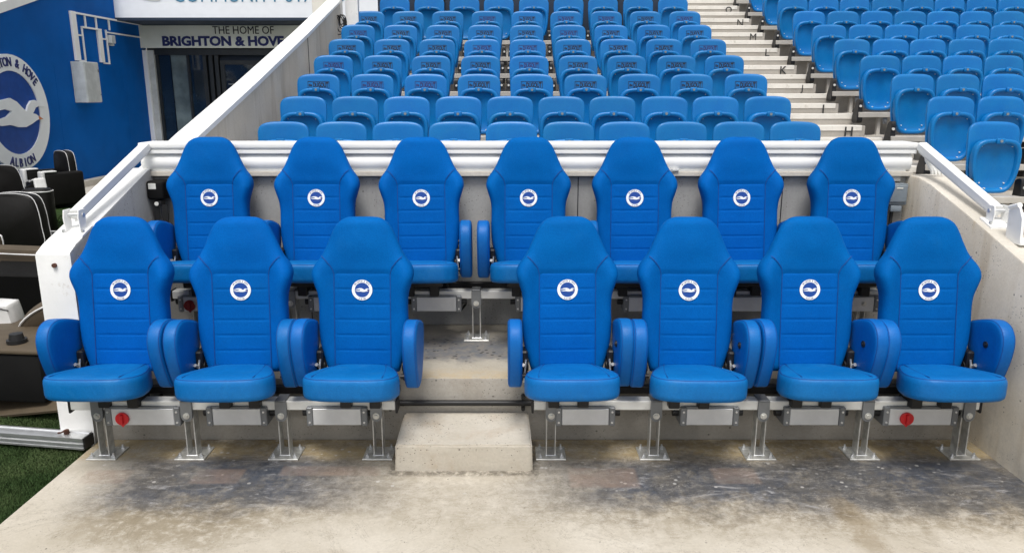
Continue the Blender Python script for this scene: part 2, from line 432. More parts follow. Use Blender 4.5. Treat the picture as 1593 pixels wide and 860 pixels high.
GULL = [(-.93, .00), (-.62, .10), (-.38, .22), (-.12, .255), (.05, .19), (.22, .06), (.30, .02), (.36, .12), (.46, .20), (.58, .215), (.72, .17), (.90, .08),
        (.70, .11), (.58, .08), (.50, .00), (.47, -.02), (.56, -.035), (.63, -.075), (.64, -.13), (.55, -.15), (.42, -.20), (.22, -.255), (.02, -.25), (-.2, -.20),
        (-.45, -.21), (-.80, -.13), (-.5, -.10), (-.28, -.06), (-.12, .03), (-.3, .07), (-.55, .04)]
def gull_me(z0, z1):
    from mathutils.geometry import tessellate_polygon
    n = len(GULL); tris = tessellate_polygon([[Vector((x, y, 0)) for x, y in GULL]])
    vs = [(x, y, z1) for x, y in GULL] + [(x, y, z0) for x, y in GULL]; fs = []
    for t in tris:
        a, b, c = (Vector(vs[i]) for i in t)
        fs.append(tuple(t) if (b - a).cross(c - a).z > 0 else tuple(t)[::-1])
    for i in range(n): fs.append((i, (i + 1) % n, n + (i + 1) % n, n + i))
    me = bpy.data.meshes.new('gull'); me.from_pydata(vs, [], fs); return me
def beak_me(z0, z1):
    bm = B(); prism(bm, [(.625, -.07), (.76, -.13), (.635, -.135)], lambda p: (p[0], p[1], z0), lambda p: (p[0], p[1], z1))
    bmesh.ops.recalc_face_normals(bm, faces=bm.faces)
    me = bpy.data.meshes.new('beak'); bm.to_mesh(me); bm.free(); return me

def emblem_parts(parent, xf, gy=1.0):
    """xf: matrix taking the unit emblem to its place in parent's space."""
    def mk(nm, me, m, par):
        me = me.copy(); me.transform(xf); me.name = nm; return obj(nm, me, m, par, 0)
    e = mk('emblem', E_RING, 'print_white', parent)
    mk('blue_field', E_FIELD, 'blueprint', e)
    fx = xf @ Matrix.Diagonal((.9 if gy < 1 else 1, gy, 1, 1)); x0 = xf
    for nm, me, m in (('gull', E_GULL, 'print_white'), ('beak', E_BEAK, 'beak')):
        me = me.copy(); me.transform(fx); me.name = nm; obj(nm, me, m, e, 0)
    mk('lettering', E_TXT, 'navy', e)
    return e
E_RING = disc_me(.72, 1, 0, .05); E_FIELD = disc_me(0, .735, 0, .03); E_GULL = gull_me(.02, .065); E_BEAK = beak_me(.02, .07); E_TXT = ring_text(.155, .052)

# ================================================================== SETTING
def grid_floor(name, x0, x1, y0, y1, z, m, kind='structure'):
    me = bpy.data.meshes.new(name); me.from_pydata([(x0, y0, z), (x1, y0, z), (x1, y1, z), (x0, y1, z)], [], [(0, 1, 2, 3)])
    return tag(obj(name, me, m, None, 0), kind=kind)
grid_floor('pitch', -600, 600, -600, 900, -.03, 'grass')

bm = B(); box(bm, (-2.265, -1.5, -.12), (2.52, 3.92, 0), .012, 2)
tag(finish(bm, 'floor', 'floor'), kind='structure')
bm = B(); box(bm, (-2.27, 3.92, -.1), (2.52, 4.92, .353), .012, 2)
o = finish(bm, 'upper_platform', 'platform'); tag(o, kind='structure')
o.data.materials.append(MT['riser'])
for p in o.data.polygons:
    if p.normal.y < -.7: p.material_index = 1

bm = B(); box(bm, (-8.7, 14.6, -.2), (-2.6, 19.4, -.018), .004)
tag(finish(bm, 'path', 'ledge'), kind='structure')  # unseen pale paving, added to bounce light onto tunnel sign and blue wall
# turf blades
def blades(name, x0, x1, y0, y1, n, h, seed, ok=lambda x, y: True):
    rnd = random.Random(seed); vs = []; fs = []
    for _ in range(n):
        x = rnd.uniform(x0, x1); y = rnd.uniform(y0, y1)
        if not ok(x, y): continue
        a = rnd.uniform(0, 2 * PI); hh = h * rnd.uniform(.5, 1.2); wd = .0016 + .0006 * (y - 2); lx = rnd.gauss(0, .5) * hh; ly = rnd.gauss(0, .5) * hh
        i = len(vs); vs += [(x - math.cos(a) * wd, y - math.sin(a) * wd, -.032), (x + math.cos(a) * wd, y + math.sin(a) * wd, -.032), (x + lx, y + ly, -.03 + hh)]
        fs.append((i, i + 1, i + 2))
    me = bpy.data.meshes.new(name); me.from_pydata(vs, [], fs)
    return tag(obj(name, me, 'blade', None, 0), kind='stuff')
blades('turf', -4.6, -2.29, 2.3, 5.2, 190000, .02, 3)
blades('turf', -9, -2.6, 5.2, 12, 60000, .04, 4)

# ------------------------------------------------------------------ dugout walls
def wall_profile(name, label, x0, x1, prof, m_face, m_top, cat='wall'):
    """prof: list of (y, z) along the top; solid down to -.05."""
    bm = B()
    pts = [(y, z) for y, z in prof] + [(prof[-1][0], -.1), (prof[0][0], -.1)]
    prism(bm, pts, lambda p: (x0, p[0], p[1]), lambda p: (x1, p[0], p[1]))
    bmesh.ops.recalc_face_normals(bm, faces=bm.faces)
    top = [e for e in bm.edges if all(v.co.z > .2 for v in e.verts)]
    bmesh.ops.bevel(bm, geom=top, offset=.012, segments=2, affect='EDGES', profile=.5)
    o = finish(bm, name, m_face, None, 30)
    o.data.materials.append(MT[m_top])
    for p in o.data.polygons:
        if p.normal.z > .45: p.material_index = 1
    return tag(o, label, cat)

o = wall_profile('side_wall', 'low sloping dugout wall with white painted top and end beside the grass', -2.45, -2.27,
                 [(3.88, 1.05), (3.95, 1.085), (4.85, 1.385), (4.93, 1.385)], 'bwall', 'whitew')
for p in o.data.polygons:
    if p.normal.y < -.5 or p.normal.x < -.5: p.material_index = 1
bm = B(); cyl(bm, (-2.355, 3.884, .985), (-2.355, 3.868, .985), .012, 10)
b = finish(bm, 'rusty_bolt', 'rust', o); 
wall_profile('side_wall', 'cream concrete dugout wall with sloping bare top right of the seats', 2.50, 2.75,
             [(2.6, .70), (3.645, 1.03), (4.226, 1.208), (4.62, 1.32), (4.76, 1.345), (4.93, 1.345)], 'rwall', 'ledge')
bm = B(); box(bm, (-2.27, 4.9, .353), (2.5, 5.08, 1.335), .006)
o = finish(bm, 'back_wall', 'bwall'); tag(o, 'grey concrete back wall behind the upper row of dugout seats', 'wall')
bm = B(); box(bm, (-2.3, 4.86, 1.337), (2.52, 5.08, 1.367), .004); finish(bm, 'ledge', 'ledge', o)
for xx in (-1.32, .42, 1.72):
    bm = B(); box(bm, (xx - .003, 4.897, .36), (xx + .003, 4.905, 1.33), 0); finish(bm, 'joint', 'dark', o)

# concrete step in the aisle
bm = B(); 
V = [(-.588, 3.547, -.02), (.104, 3.547, -.02), (.098, 3.915, -.02), (-.590, 3.915, -.02),
     (-.584, 3.552, .138), (.101, 3.552, .138), (.088, 3.915, .160), (-.584, 3.915, .160)]
vs = [bm.verts.new(v) for v in V]
for f in ((3, 2, 1, 0), (4, 5, 6, 7), (0, 1, 5, 4), (1, 2, 6, 5), (2, 3, 7, 6), (3, 0, 4, 7)): bm.faces.new([vs[i] for i in f])
bmesh.ops.bevel(bm, geom=list(bm.edges), offset=.009, segments=2, affect='EDGES')
bmesh.ops.subdivide_edges(bm, edges=[e for e in bm.edges if e.calc_length() > .1], cuts=14, use_grid_fill=True)
for v in bm.verts:
    if v.co.z > .02: v.co += Vector((random.gauss(0, .0005), random.gauss(0, .0005), random.gauss(0, .0005)))
tag(finish(bm, 'concrete_step', 'step'), 'pale concrete step block on the floor in the gap between the front seats', 'step')

# ================================================================== TERRACE
ROW_D = [6.84, 7.59, 8.34, 9.17, 9.97, 10.74, 11.52, 12.27, 13.04, 13.81, 14.58, 15.35, 16.12]
ROW_T = [1.60, 1.814, 2.04, 2.266, 2.50, 2.73, 2.98, 3.25, 3.52, 3.80, 4.08, 4.36, 4.64]
TZ = [t - .90 for t in ROW_T]; TF = [d - .71 for d in ROW_D]
bm = B()
prof = [(5.08, -.1), (5.08, TZ[0])]
for i in range(1, len(TZ)):
    prof += [(TF[i], TZ[i - 1]), (TF[i], TZ[i])]
prof += [(17.5, TZ[-1]), (17.5, -.1)]
prism(bm, prof, lambda p: (-2.4, p[0], p[1]), lambda p: (9.8, p[0], p[1]))
tag(finish(bm, 'terrace', 'terrace', None, 20), kind='structure')

# raked wall at the left of the terrace, white coping
RK = [(4.95, 1.21), (6.04, 1.533), (7.47, 1.933), (9.455, 2.51), (11.36, 3.09)]
bm = B(); pts = RK + [(11.36, -.1), (4.95, -.1)]
prism(bm, pts, lambda p: (-2.57, p[0], p[1] - (.03 if p[1] > 0 else 0)), lambda p: (-2.402, p[0], p[1] - (.03 if p[1] > 0 else 0)))
rw = tag(finish(bm, 'raked_wall', 'swall', None, 20), 'raked concrete wall with white coping along the left side of the terrace', 'wall')
bm = B()
rows = [[(-2.585, y, z - .03), (-2.392, y, z - .03), (-2.392, y, z + .012), (-2.585, y, z + .012)] for y, z in RK]
loft(bm, rows); bmesh.ops.bevel(bm, geom=[e for e in bm.edges if abs((e.verts[0].co - e.verts[1].co).y) > .5], offset=.008, segments=2, affect='EDGES')
finish(bm, 'coping', 'white', rw, 30)
bm = B(); box(bm, (-2.403, 9.455, 1.4), (-2.398, 9.467, 2.475), 0); finish(bm, 'joint', 'dark', rw)
# pale end panel at the top of that wall with a looped black cable
pw = thing('end_panel', 'pale painted panel where the raked wall ends at the top', 'wall panel', (-2.45, 11.4, 0))
bm = B(); box(bm, (-.35, -.02, 1.5), (.05, .12, 4.6), .006); finish(bm, 'panel', 'nosing', pw)
bm = B(); box(bm, (.08, .15, 1.6), (.26, .25, 4.6), .006); finish(bm, 'post', 'whitew', pw)
cl = thing('cable_coil', 'coiled black cable and grey box on the end of the raked wall', 'cable', (-2.36, 11.2, 2.83))
bm = B()
for k in range(5):
    a = .05 + .012 * k
    tube(bm, [(.03 * math.sin(k) + a * .7 * math.cos(t), -.02 * k, a * 1.3 * math.sin(t) - .02 * k) for t in [2 * PI * j / 16 for j in range(16)]], .007, 5, True)
finish(bm, 'loops', 'cable', cl)
bm = B(); box(bm, (-.11, -.05, -.02), (-.05, .02, .13), .006); finish(bm, 'grey_box', 'gbox', cl)

# aisle stairs
st = thing('aisle_stairs', 'pale concrete aisle stairs with white nosings and black row letters', None, (3.35, 8, 0), kind='structure')
def local(o): return Vector(o.location)
def nosing(y, z, par, off, x1=3.95):
    bm = B(); box(bm, (2.78 - off.x, y - .007 - off.y, z - .055 - off.z), (x1 - off.x, y + .07 - off.y, z + .006 - off.z), .004)
    return finish(bm, 'nosing', 'nosing', par)
LET = {3: 'H', 4: 'I', 5: 'J', 6: 'K', 7: 'L', 8: 'M', 9: 'N', 10: 'O', 11: 'P'}
for i in range(len(TZ) - 1):
    off = local(st)
    nosing(TF[i], TZ[i], st, off, 4.0)
    dz = TZ[i + 1] - TZ[i]; dy = TF[i + 1] - TF[i]
    y0 = TF[i] + dy * .5; z1 = TZ[i] + dz * .5
    bm = B(); box(bm, (2.77 - off.x, y0 - off.y, TZ[i] - .01 - off.z), (3.99 - off.x, TF[i + 1] + .01 - off.y, z1 - off.z), .005)
    sp = finish(bm, 'stair_step', 'terrace', st)
    nosing(y0, z1, sp, off)
    if i in LET:
        me = text_me(LET[i], bold=0 if LET[i] in 'MN' else .012, ext=.01, h=.105)
        me.transform(Matrix.Translation((3.80 - off.x, y0 - .012 - off.y, z1 - .062 - off.z)) @ FRONT @ Matrix.Diagonal((1, 1, .1, 1)))
        obj('letter', me, 'letter', sp, 0)

# ------------------------------------------------------------------ tip-up terrace seat
def terrace_seat():
    t = thing('tip_up_seat', 'x', 'seat', (0, 0, 0))
    HW = [(.36, .19), (.5, .212), (.7, .225), (.79, .227), (.83, .2245), (.855, .217), (.873, .204), (.886, .183), (.894, .155), (.899, .1), (.900, .0)]
    bm = B(); rows = []; N = 40
    zs = [.36, .42, .5, .58, .66, .74, .8, .83, .85, .863, .875, .884, .890, .895, .898]
    for z in zs:
        hw = interp(HW, z); th = .045 * math.sqrt(max(.02, 1 - max(0, (z - .868) / .033) ** 2)); row = []
        for k in range(N):
            a = 2 * PI * k / N; c, s_ = math.cos(a), math.sin(a); e = 2 / 4.5
            x = hw * math.copysign(abs(c) ** e, c); y = th / 2 * math.copysign(abs(s_) ** e, s_)
            y += .06 * (z - .4) - .022 * (x / .227) ** 2 + .005
            arch = .016 * (1 - (x / .227) ** 2) * sm(z, .7, .9)
            row.append((x, y, z + arch - .012))
        rows.append(row)
    loft(bm, rows); finish(bm, 'backrest', 'plastic', t, 50)
    # folded pan
    def outline(ins, y, N=44):
        pts = []
        for k in range(N):
            a = 2 * PI * k / N; c, s_ = math.cos(a), math.sin(a); e = 2 / 4.2
            hx = .215 - ins; hz = .2275 - ins
            x = hx * math.copysign(abs(c) ** e, c); z = hz * math.copysign(abs(s_) ** e, s_)
            x *= 1 - .20 * sm(-z, -.05, .24)
            z += .012 * (1 - (x / .212) ** 2) * (1 if z > 0 else -.6)
            pts.append((x, y + .05 * (z) * -.4, .515 + z))
        return pts
    bm = B()
    loft(bm, [outline(.02, -.035), outline(.0, -.045), outline(0, -.088), outline(.004, -.096), outline(.012, -.100), outline(.028, -.099), outline(.036, -.092),
              outline(.044, -.060), outline(.075, -.050), outline(.14, -.044)])
    pan = finish(bm, 'seat_pan', 'plastic', t, 50)
    bm = B(); box(bm, (-.038, -.122, .712), (.038, -.098, .762), .010, 2)
    finish(bm, 'badge', 'plastic', pan)
    bm = B(); cyl(bm, (0, -.121, .737), (0, -.126, .737), .013, 14); finish(bm, 'number_disc', 'gbox', pan)
    bm = B()
    for sx in (-1, 1):
        for (x, z, y) in ((.135, .69, -.067), (.11, .37, -.055), (.075, .325, -.086)):
            cyl(bm, (sx * x, y - .008, z), (sx * x, y + .012, z), .0055, 8)
    finish(bm, 'screws', 'label', pan)
    for sx in (-1, 1):                                     # black hinge arm
        bm = B(); pts = [(-.015, .42), (.03, .40), (.035, .33), (.05, .2), (.03, .165), (-.03, .165), (-.05, .2), (-.035, .30), (-.03, .39)]
        pts = catmull([Vector((a, b)) for a, b in pts], 3)
        prism(bm, pts, lambda p: (sx * .212, p[0] * 1.5 - .10, p[1] * 1.06 - .03), lambda p: (sx * (.252 + .022 * sm(p[1], .42, .22)), p[0] * 1.5 - .10, p[1] * 1.06 - .03))
        h = finish(bm, 'hinge_arm', 'black', t, 40)
        bm = B(); cyl(bm, (sx * .240, -.165, .335), (sx * .240, -.13, .335), .014, 10); finish(bm, 'pivot_cap', 'paleal', h)
    return t

def sign_print(t, m):
    bm = B()
    W, H, k = .114, .037, .0045
    y = -.022
    def yb(x, z): return .06 * (z - .4) - .022 * (x / .227) ** 2 + .005 - .0235
    zc = .787
    for (x0, x1, z0, z1) in ((-W, W, H - k, H), (-W, W, -H, -H + k)):
        xs = [x0 + (x1 - x0) * i / 8 for i in range(9)]
        loft(bm, [[(x, yb(x, zc + z) - d, zc + z) for x in xs] for z, d in ((z0, 0), (z0, .0015), (z1, .0015), (z1, 0))], False)
    for (x0, x1) in ((-W, -W + k), (W - k, W)):
        loft(bm, [[(x, yb(x, zc + z) - d, zc + z) for z in (-H, H)] for x, d in ((x0, 0), (x0, .0015), (x1, .0015), (x1, 0))], False)
    p = finish(bm, 'printed_sign', m, t, 0)
    for s, w, h, xc, bold in (('the', .034, .032, -.086, .03), ('DUGOUT', .162, .056, .022, .04)):
        bm = B(); me = text_me(s, bold=bold, ext=.001, w=w, h=h)
        for v in me.vertices: v.co = Vector((v.co.x + xc, yb(v.co.x + xc, zc) - .0012 - v.co.z * .6 - .06 * v.co.y * -1, v.co.y + zc))
        bm.from_mesh(me); bpy.data.meshes.remove(me)
        finish(bm, 'lettering', m, p, 0)

ORD = ['first', 'second', 'third', 'fourth', 'fifth', 'sixth', 'seventh', 'eighth', 'ninth', 'tenth', 'eleventh']
plain = terrace_seat(); sign_a = None
letA = dup(plain); sign_print(letA, 'dark')
letB = dup(plain); sign_print(letB, 'fade')
used = set()
def put(src, x, i, label, group):
    if src.name in used: o = dup(src)
    else: o = src; used.add(src.name)
    o.location = (x, ROW_D[i] + .06 + random.uniform(-.004, .004), TZ[i]); o['label'] = label; o['group'] = group
    o.rotation_euler = (random.uniform(-.02, .02), random.uniform(-.008, .008), random.uniform(-.02, .02))
LX = [(-2.007, .5, 10), (-2.022, .5, 10), (-2.045, .5643, 9), (-2.06, .5643, 9), (-2.06, .5643, 9), (-2.06, .5643, 9), (-2.045, .5643, 9), (-1.78, .5276, 9)]
for i, (x0, p, n) in enumerate(LX):
    for k in range(n):
        x = x0 + k * p
        pos = 'leftmost' if k == 0 else 'rightmost' if k == n - 1 else ORD[k] + ' from left'
        if i < 2:
            put(plain, x, i, 'plain blue tip-up seat, %s in the %s unlettered row behind the dugout' % (pos, ORD[i]), 'plain seats behind the dugout')
        elif i < 7:
            src = letB if random.random() < .35 else letA
            put(src, x, i, 'blue tip-up seat printed DUGOUT, %s in the %s lettered row counted upwards' % (pos, ORD[i - 2]), 'seats lettered DUGOUT')
        else:
            put(plain, x, i, 'plain blue tip-up seat, %s in the topmost row of the left block' % pos, 'plain seats above the lettered rows')
NR = [1, 2, 3, 4, 5, 6, 7, 8, 8, 1, 1]
for i, n in enumerate(NR):
    for k in range(n):
        pos = 'on the aisle' if k == 0 else ORD[k] + ' from the aisle'
        put(plain, 4.02 + .228 + k * .478, i, 'blue tip-up seat %s in the right block, %s row counted upwards' % (pos, ORD[i]), 'seats in the right block')

def seat_rail(i, x0, x1, xs, label, group):
    t = thing('seat_rail', label, 'rail', (x0, ROW_D[i] - .03, TZ[i]), 0, group)
    L = x1 - x0
    bm = B(); box(bm, (0, -.09, .205), (L, .03, .262), .004); finish(bm, 'beam', 'beam', t)
    for x in xs:
        bm = B(); box(bm, (x - x0 - .02, -.03, .006), (x - x0 + .02, .02, .205), .003); box(bm, (x - x0 - .06, -.06, 0), (x - x0 + .06, .05, .008), .002)
        po = finish(bm, 'post', 'beam', t)
        bm = B(); box(bm, (x - x0 + .022, -.075, .13), (x - x0 + .07, -.06, .204), .006, 2); cyl(bm, (x - x0 + .046, -.075, .165), (x - x0 + .046, -.085, .165), .014, 10)
        finish(bm, 'bolt_plate', 'grey', po)
for i, (x0, p, n) in enumerate(LX):
    a, b = x0 - .26, x0 + (n - 1) * p + .26
    seat_rail(i, a, b, [a + .3, (a + b) / 2 - .4, (a + b) / 2 + .7, b - .25], 'grey steel beam on posts under the %s left-block seat row' % ORD[i], 'beams under the left block')
for i, n in enumerate(NR):
    n2 = max(n, 3) if i < 8 else 1
    a, b = 3.985, 4.02 + n2 * .478 + .02
    seat_rail(i, a, b, [a + .27] + [a + .27 + .956 * k for k in range(1, int((b - a) / .956) + 1) if a + .27 + .956 * k < b], 'grey steel beam on posts under the %s right-block seat row' % ORD[i], 'beams under the right block')

t = thing('dark_barrier', 'dark navy hoarding behind the topmost left-block seats', 'hoarding', (-2.1, 12.72, TZ[7]))
bm = B(); box(bm, (0, 0, .02), (4.75, .05, 1.5), .005); finish(bm, 'board', 'soffit', t)
for k in range(6):
    bm = B(); box(bm, (.1 + k * .9, -.05, .0), (.15 + k * .9, -.002, 1.5), .004); finish(bm, 'post', 'black', t)

# ================================================================== DUGOUT SEAT (origin on the platform under the mounting rail, facing -Y)
BW = [(.44, .184), (.498, .201), (.56, .218), (.613, .227), (.68, .2305), (.752, .2285), (.80, .2285), (.849, .234), (.90, .2495), (.943, .2605), (.985, .251),
      (1.042, .210), (1.10, .182), (1.15, .160), (1.180, .144), (1.202, .127), (1.219, .104), (1.229, .078), (1.232, .05)]
PW = .1425
BOL = [(.44, .012), (.55, .022), (.7, .034), (.82, .048), (.93, .070), (.98, .060), (1.04, .026), (1.1, .008), (1.16, 0), (1.24, 0)]
def ybase(z): return .03 + .15 * (z - .45)
def yfront(x, z):
    hw = interp(BW, z); ax = abs(x)
    y = ybase(z)
    if hw > PW: y -= interp(BOL, z) * sm(ax, PW - .02, PW + .85 * (max(hw, PW + .02) - PW))
    y -= (.010 * sm(z, .945, .975)) * (1 - sm(ax, PW - .02, PW + .05)) + .010 * math.sin(PI * sm(z, .97, 1.23)) * (1 - (ax / max(hw, .01)) ** 2)
    return y
def dugout_seat():
    t = thing('dugout_seat', 'x', 'seat')
    bm = B(); rows = []; N = 72
    zs = [.44 + .0135 * i for i in range(56)] + [1.2, 1.209, 1.216, 1.222, 1.2265, 1.2295, 1.2315]
    for z in zs:
        hw = interp(BW, z); th = .095 - .025 * sm(z, .95, 1.2)
        edge = math.sqrt(max(.012, 1 - max(0, (z - 1.197) / .0355) ** 2)) * math.sqrt(max(.2, 1 - max(0, (.47 - z) / .034) ** 2))
        row = []
        for k in range(N):
            a = 2 * PI * (k + .5) / N; c, s_ = math.cos(a), math.sin(a); e = 2 / 3.4
            x = hw * math.copysign(abs(c) ** e, c); u = math.copysign(abs(s_) ** e, s_)      # u=-1 front, +1 back
            yf = yfront(x, z); yb = ybase(z) + th
            if u < 0: y = yf * (-u) + (ybase(z) + th * .5 - .35 * (ybase(z) - yf)) * (1 + u)
            else: y = yb * u + (ybase(z) + th * .5 - .35 * (ybase(z) - yf)) * (1 - u)
            ym = ybase(z) + th * .5
            y = ym + (y - ym) * edge
            row.append((x, y, z))
        rows.append(row)
    loft(bm, rows); back = finish(bm, 'backrest', 'seat', t, 60)
    # stitched seams on the backrest
    for sx in (-1, 1):
        bm = B(); path = [(sx * (PW + .002), .952), (sx * (PW + .012), .985), (sx * (PW + .032), 1.012), (sx * .196, 1.034), (sx * .207, 1.041)]
        tube(bm, [(x, yfront(x, z) + .0006 + .014 * sm(abs(x), .165, .21), z) for x, z in path], .0018, 5)
        finish(bm, 'seam', 'seam', back, 40)
        bm = B(); tube(bm, [(sx * (PW + .002), yfront(PW + .002, z) + .0004, z) for z in [.47 + .04 * k for k in range(13)]], .0017, 5)
        finish(bm, 'seam', 'seam', back, 40)
    # quilted centre panel
    zl = [.452, .482, .560, .638, .716, .794, .872, .950]
    bm = B(); rows = []
    for i in range(len(zl) - 1):
        m = 14
        for j in range(m + (1 if i == len(zl) - 2 else 0)):
            tt = j / m; z = zl[i] + (zl[i + 1] - zl[i]) * tt; q = 1 - abs(2 * tt - 1) ** 18
            row = []
            for k in range(25):
                x = PW * (2 * k / 24 - 1); ed = 1 - abs(2 * k / 24 - 1) ** 14
                row.append((x, yfront(x, min(z, .944)) + (.002 - .0062 * max(.35, q) * ed), z))
            rows.append(row)
    loft(bm, rows, False); pan = finish(bm, 'quilted_panel', 'panel', t, 80)
    for p in pan.data.polygons:
        pass
    ze = .869
    emblem_parts(t, Matrix.Translation((0, yfront(0, ze) - .0062, ze)) @ Matrix.Rotation(R(-8.5), 4, 'X') @ FRONT @ Matrix.Diagonal((.0525, .0525, .035, 1)), .72)
    # cushion
    def plan(ins, zz, N=60):
        pts = []
        for k in range(N):
            a = 2 * PI * k / N; c, s_ = math.cos(a), math.sin(a); e = 2 / 4.4
            y = (.207 - ins) * math.copysign(abs(s_) ** e, s_); f = (.207 - y) / .414
            x = (.156 + .076 * sm(f, 0, .72) - ins) * math.copysign(abs(c) ** e, c)
            y -= .018 * (1 - (x / .225) ** 2) * sm(f, .5, 1)
            pts.append((x, y - .145, zz - y * .17))
        return pts
    bm = B()
    loft(bm, [plan(.05, .402), plan(.012, .404), plan(.002, .414), plan(0, .430), plan(0, .482), plan(.002, .499), plan(.008, .511), plan(.020, .518), plan(.05, .5225), plan(.09, .524), plan(.13, .5225)])
    cu = finish(bm, 'cushion', 'vinyl', t, 60)
    bm = B(); tube(bm, plan(.0092, .5125), .0017, 5, True); finish(bm, 'seam', 'seam', cu, 40)
    for sx in (-1, 1):
        bm = B(); tube(bm, [(sx * (.166 - .045 * (k / 10) ** 1.6), -.325 + .034 * k, .5222 - (-.325 + .034 * k + .145) * .17) for k in range(0, 11)], .0016, 5)
        finish(bm, 'seam', 'seam', cu, 40)
    bm = B(); box(bm, (-.13, -.10, .352), (.13, .06, .404), .01, 2); finish(bm, 'seat_base', 'black', t)
    # armrests
    AP = [(.125, .668), (.108, .698), (.06, .720), (-.02, .746), (-.085, .756), (-.14, .742), (-.174, .704), (-.184, .655), (-.174, .585), (-.148, .505), (-.120, .442), (-.098, .414), (-.066, .404), (-.02, .410), (.035, .445), (.09, .53), (.12, .61)]
    pr = catmull([Vector(p) for p in AP], 4)
    cx = sum(p.x for p in pr) / len(pr); cz = sum(p.y for p in pr) / len(pr)
    for sx in (-1, 1):
        bm = B(); rows = []
        for u, ins in ((0, .05), (.0005, .016), (.003, .008), (.009, .002), (.017, .0), (.055, .0), (.063, .002), (.069, .008), (.0715, .016), (.072, .05)):
            rows.append([(sx * (.237 + u), cx + (p.x - cx) * (1 - ins / .13), cz + (p.y - cz) * (1 - ins / .17)) for p in pr])
        loft(bm, rows); ar = finish(bm, 'armrest', 'armv', t, 60)
        for u in (.0085, .0635):
            bm = B(); tube(bm, [(sx * (.237 + u), cx + (p.x - cx) * (1 - .0025 / .13), cz + (p.y - cz) * (1 - .0025 / .17)) for p in pr], .0015, 5, True)
            finish(bm, 'seam', 'seam', ar, 40)
        if sx == 1:
            bm = B(); cyl(bm, (.239, -.06, .625), (.231, -.06, .625), .017, 18); cyl(bm, (.233, -.06, .625), (.227, -.06, .625), .008, 12)
            finish(bm, 'socket', 'black', ar)
        bm = B(); cyl(bm, (sx * .20, .06, .47), (sx * .243, .06, .47), .028, 14); box(bm, (sx * .205, .02, .40), (sx * .24, .11, .56), .008)
        cyl(bm, (sx * .2, -.01, .44), (sx * .25, -.01, .44), .012, 10)
        hc = finish(bm, 'hinge', 'black', t)
        bm = B(); cyl(bm, (sx * .225, .012, .485), (sx * .229, -.012, .50), .009, 8); cyl(bm, (sx * .215, .012, .52), (sx * .225, .0, .40), .005, 6); finish(bm, 'steel_pin', 'galv', hc)
    for x in (-.075, .075):
        bm = B(); box(bm, (x - .028, -.075, .288), (x + .028, .06, .375), .004); finish(bm, 'mount', 'black', t)
    return t

seat0 = dugout_seat()
FX = [-2.003, -1.385, -.7705, .2875, .8987, 1.523, 2.134]
BX = [-1.853, -1.203, -.549, .1004, .754, 1.4155, 2.077]
FL = ['leftmost, beside the white wall end', 'second from the left', 'just left of the step', 'just right of the step',
      'fifth from the left', 'second from the right', 'rightmost, beside the cream wall']
BL = ['leftmost, below the black unit', 'second from the left', 'third from the left', 'fourth from the left, in the middle', 'fifth from the left', 'second from the right', 'rightmost, beside the grey socket']
first = True
for row, xs, lab, y, z in (('front', FX, FL, 3.735, 0.0), ('back', BX, BL, 4.623, .353)):
    for x, l in zip(xs, lab):
        o = seat0 if first else dup(seat0); first = False
        o.location = (x, y + random.uniform(-.008, .008), z); o.rotation_euler = (0, random.uniform(-.006, .006), random.uniform(-.028, .028))
        o['label'] = 'blue padded dugout seat in the %s row, %s' % (row, l)
        o['group'] = 'padded dugout seats in the %s row' % row

# ------------------------------------------------------------------ mounting frames
def bench_frame(x0, x1, posts, y, z, label, plate_rows):
    t = thing('bench_frame', label, 'seat frame', (x0, y, z), 0, 'frames under the dugout seats')
    L = x1 - x0
    bm = B(); box(bm, (0, -.035, .262), (L, .035, .312), .004); finish(bm, 'rail', 'paleal', t)
    bm = B(); box(bm, (.0, .13, .285), (L, .17, .325), .004); finish(bm, 'shadow_bar', 'black', t)  # black bar put in for the shadow band just above the rail
    for xx in (-.012, L):
        bm = B(); box(bm, (xx, -.037, .245), (xx + .012, .04, .315), .003); finish(bm, 'end_cap', 'black', t)
    for px in posts:
        x = px - x0
        bm = B(); box(bm, (x - .026, -.03, .008), (x - .020, .03, .262), .001); box(bm, (x + .020, -.03, .008), (x + .026, .03, .262), .001)
        po = finish(bm, 'post', 'galv', t)
        bm = B()
        box(bm, (x - .078, -.075, 0), (x + .078, .075, .008), .002); finish(bm, 'base_plate', 'galv', po)
        bm = B()
        for sx in (-1, 1):
            for sy in (-1, 1):
                cyl(bm, (x + sx * .056, sy * .05, .008), (x + sx * .056, sy * .05, .02), .011, 6); cyl(bm, (x + sx * .056, sy * .05, .02), (x + sx * .056, sy * .05, .032), .005, 8)
        box(bm, (x - .03, -.036, .008), (x + .03, .036, .012), .002)
        finish(bm, 'anchor_bolts', 'alu', po)
        bm = B(); pts = [(-.028, .318), (.028, .318), (.03, .25)] + [(.029 * math.cos(a), .235 + .029 * math.sin(a)) for a in [-PI * k / 8 for k in range(9)]] + [(-.03, .25)]
        prism(bm, pts, lambda p: (x + p[0], -.052, p[1]), lambda p: (x + p[0], -.038, p[1]))
        box(bm, (x - .028, -.052, .3125), (x + .028, .04, .322), .002)
        br = finish(bm, 'bracket', 'grey', po, 30)
        bm = B(); cyl(bm, (x, -.052, .238), (x, -.056, .238), .017, 16); cyl(bm, (x, -.056, .238), (x, -.064, .238), .010, 6); finish(bm, 'bolt', 'galv', po)
    return t
bench_frame(-2.27, -.600, [-2.128, -1.670, -1.185, -.697], 3.735, 0, 'pale rail on steel posts under the three left front seats', 1)
bench_frame(.112, 2.404, [.202, .74, 1.29, 1.826, 2.345], 3.735, 0, 'pale rail on steel posts under the four right front seats', 1)
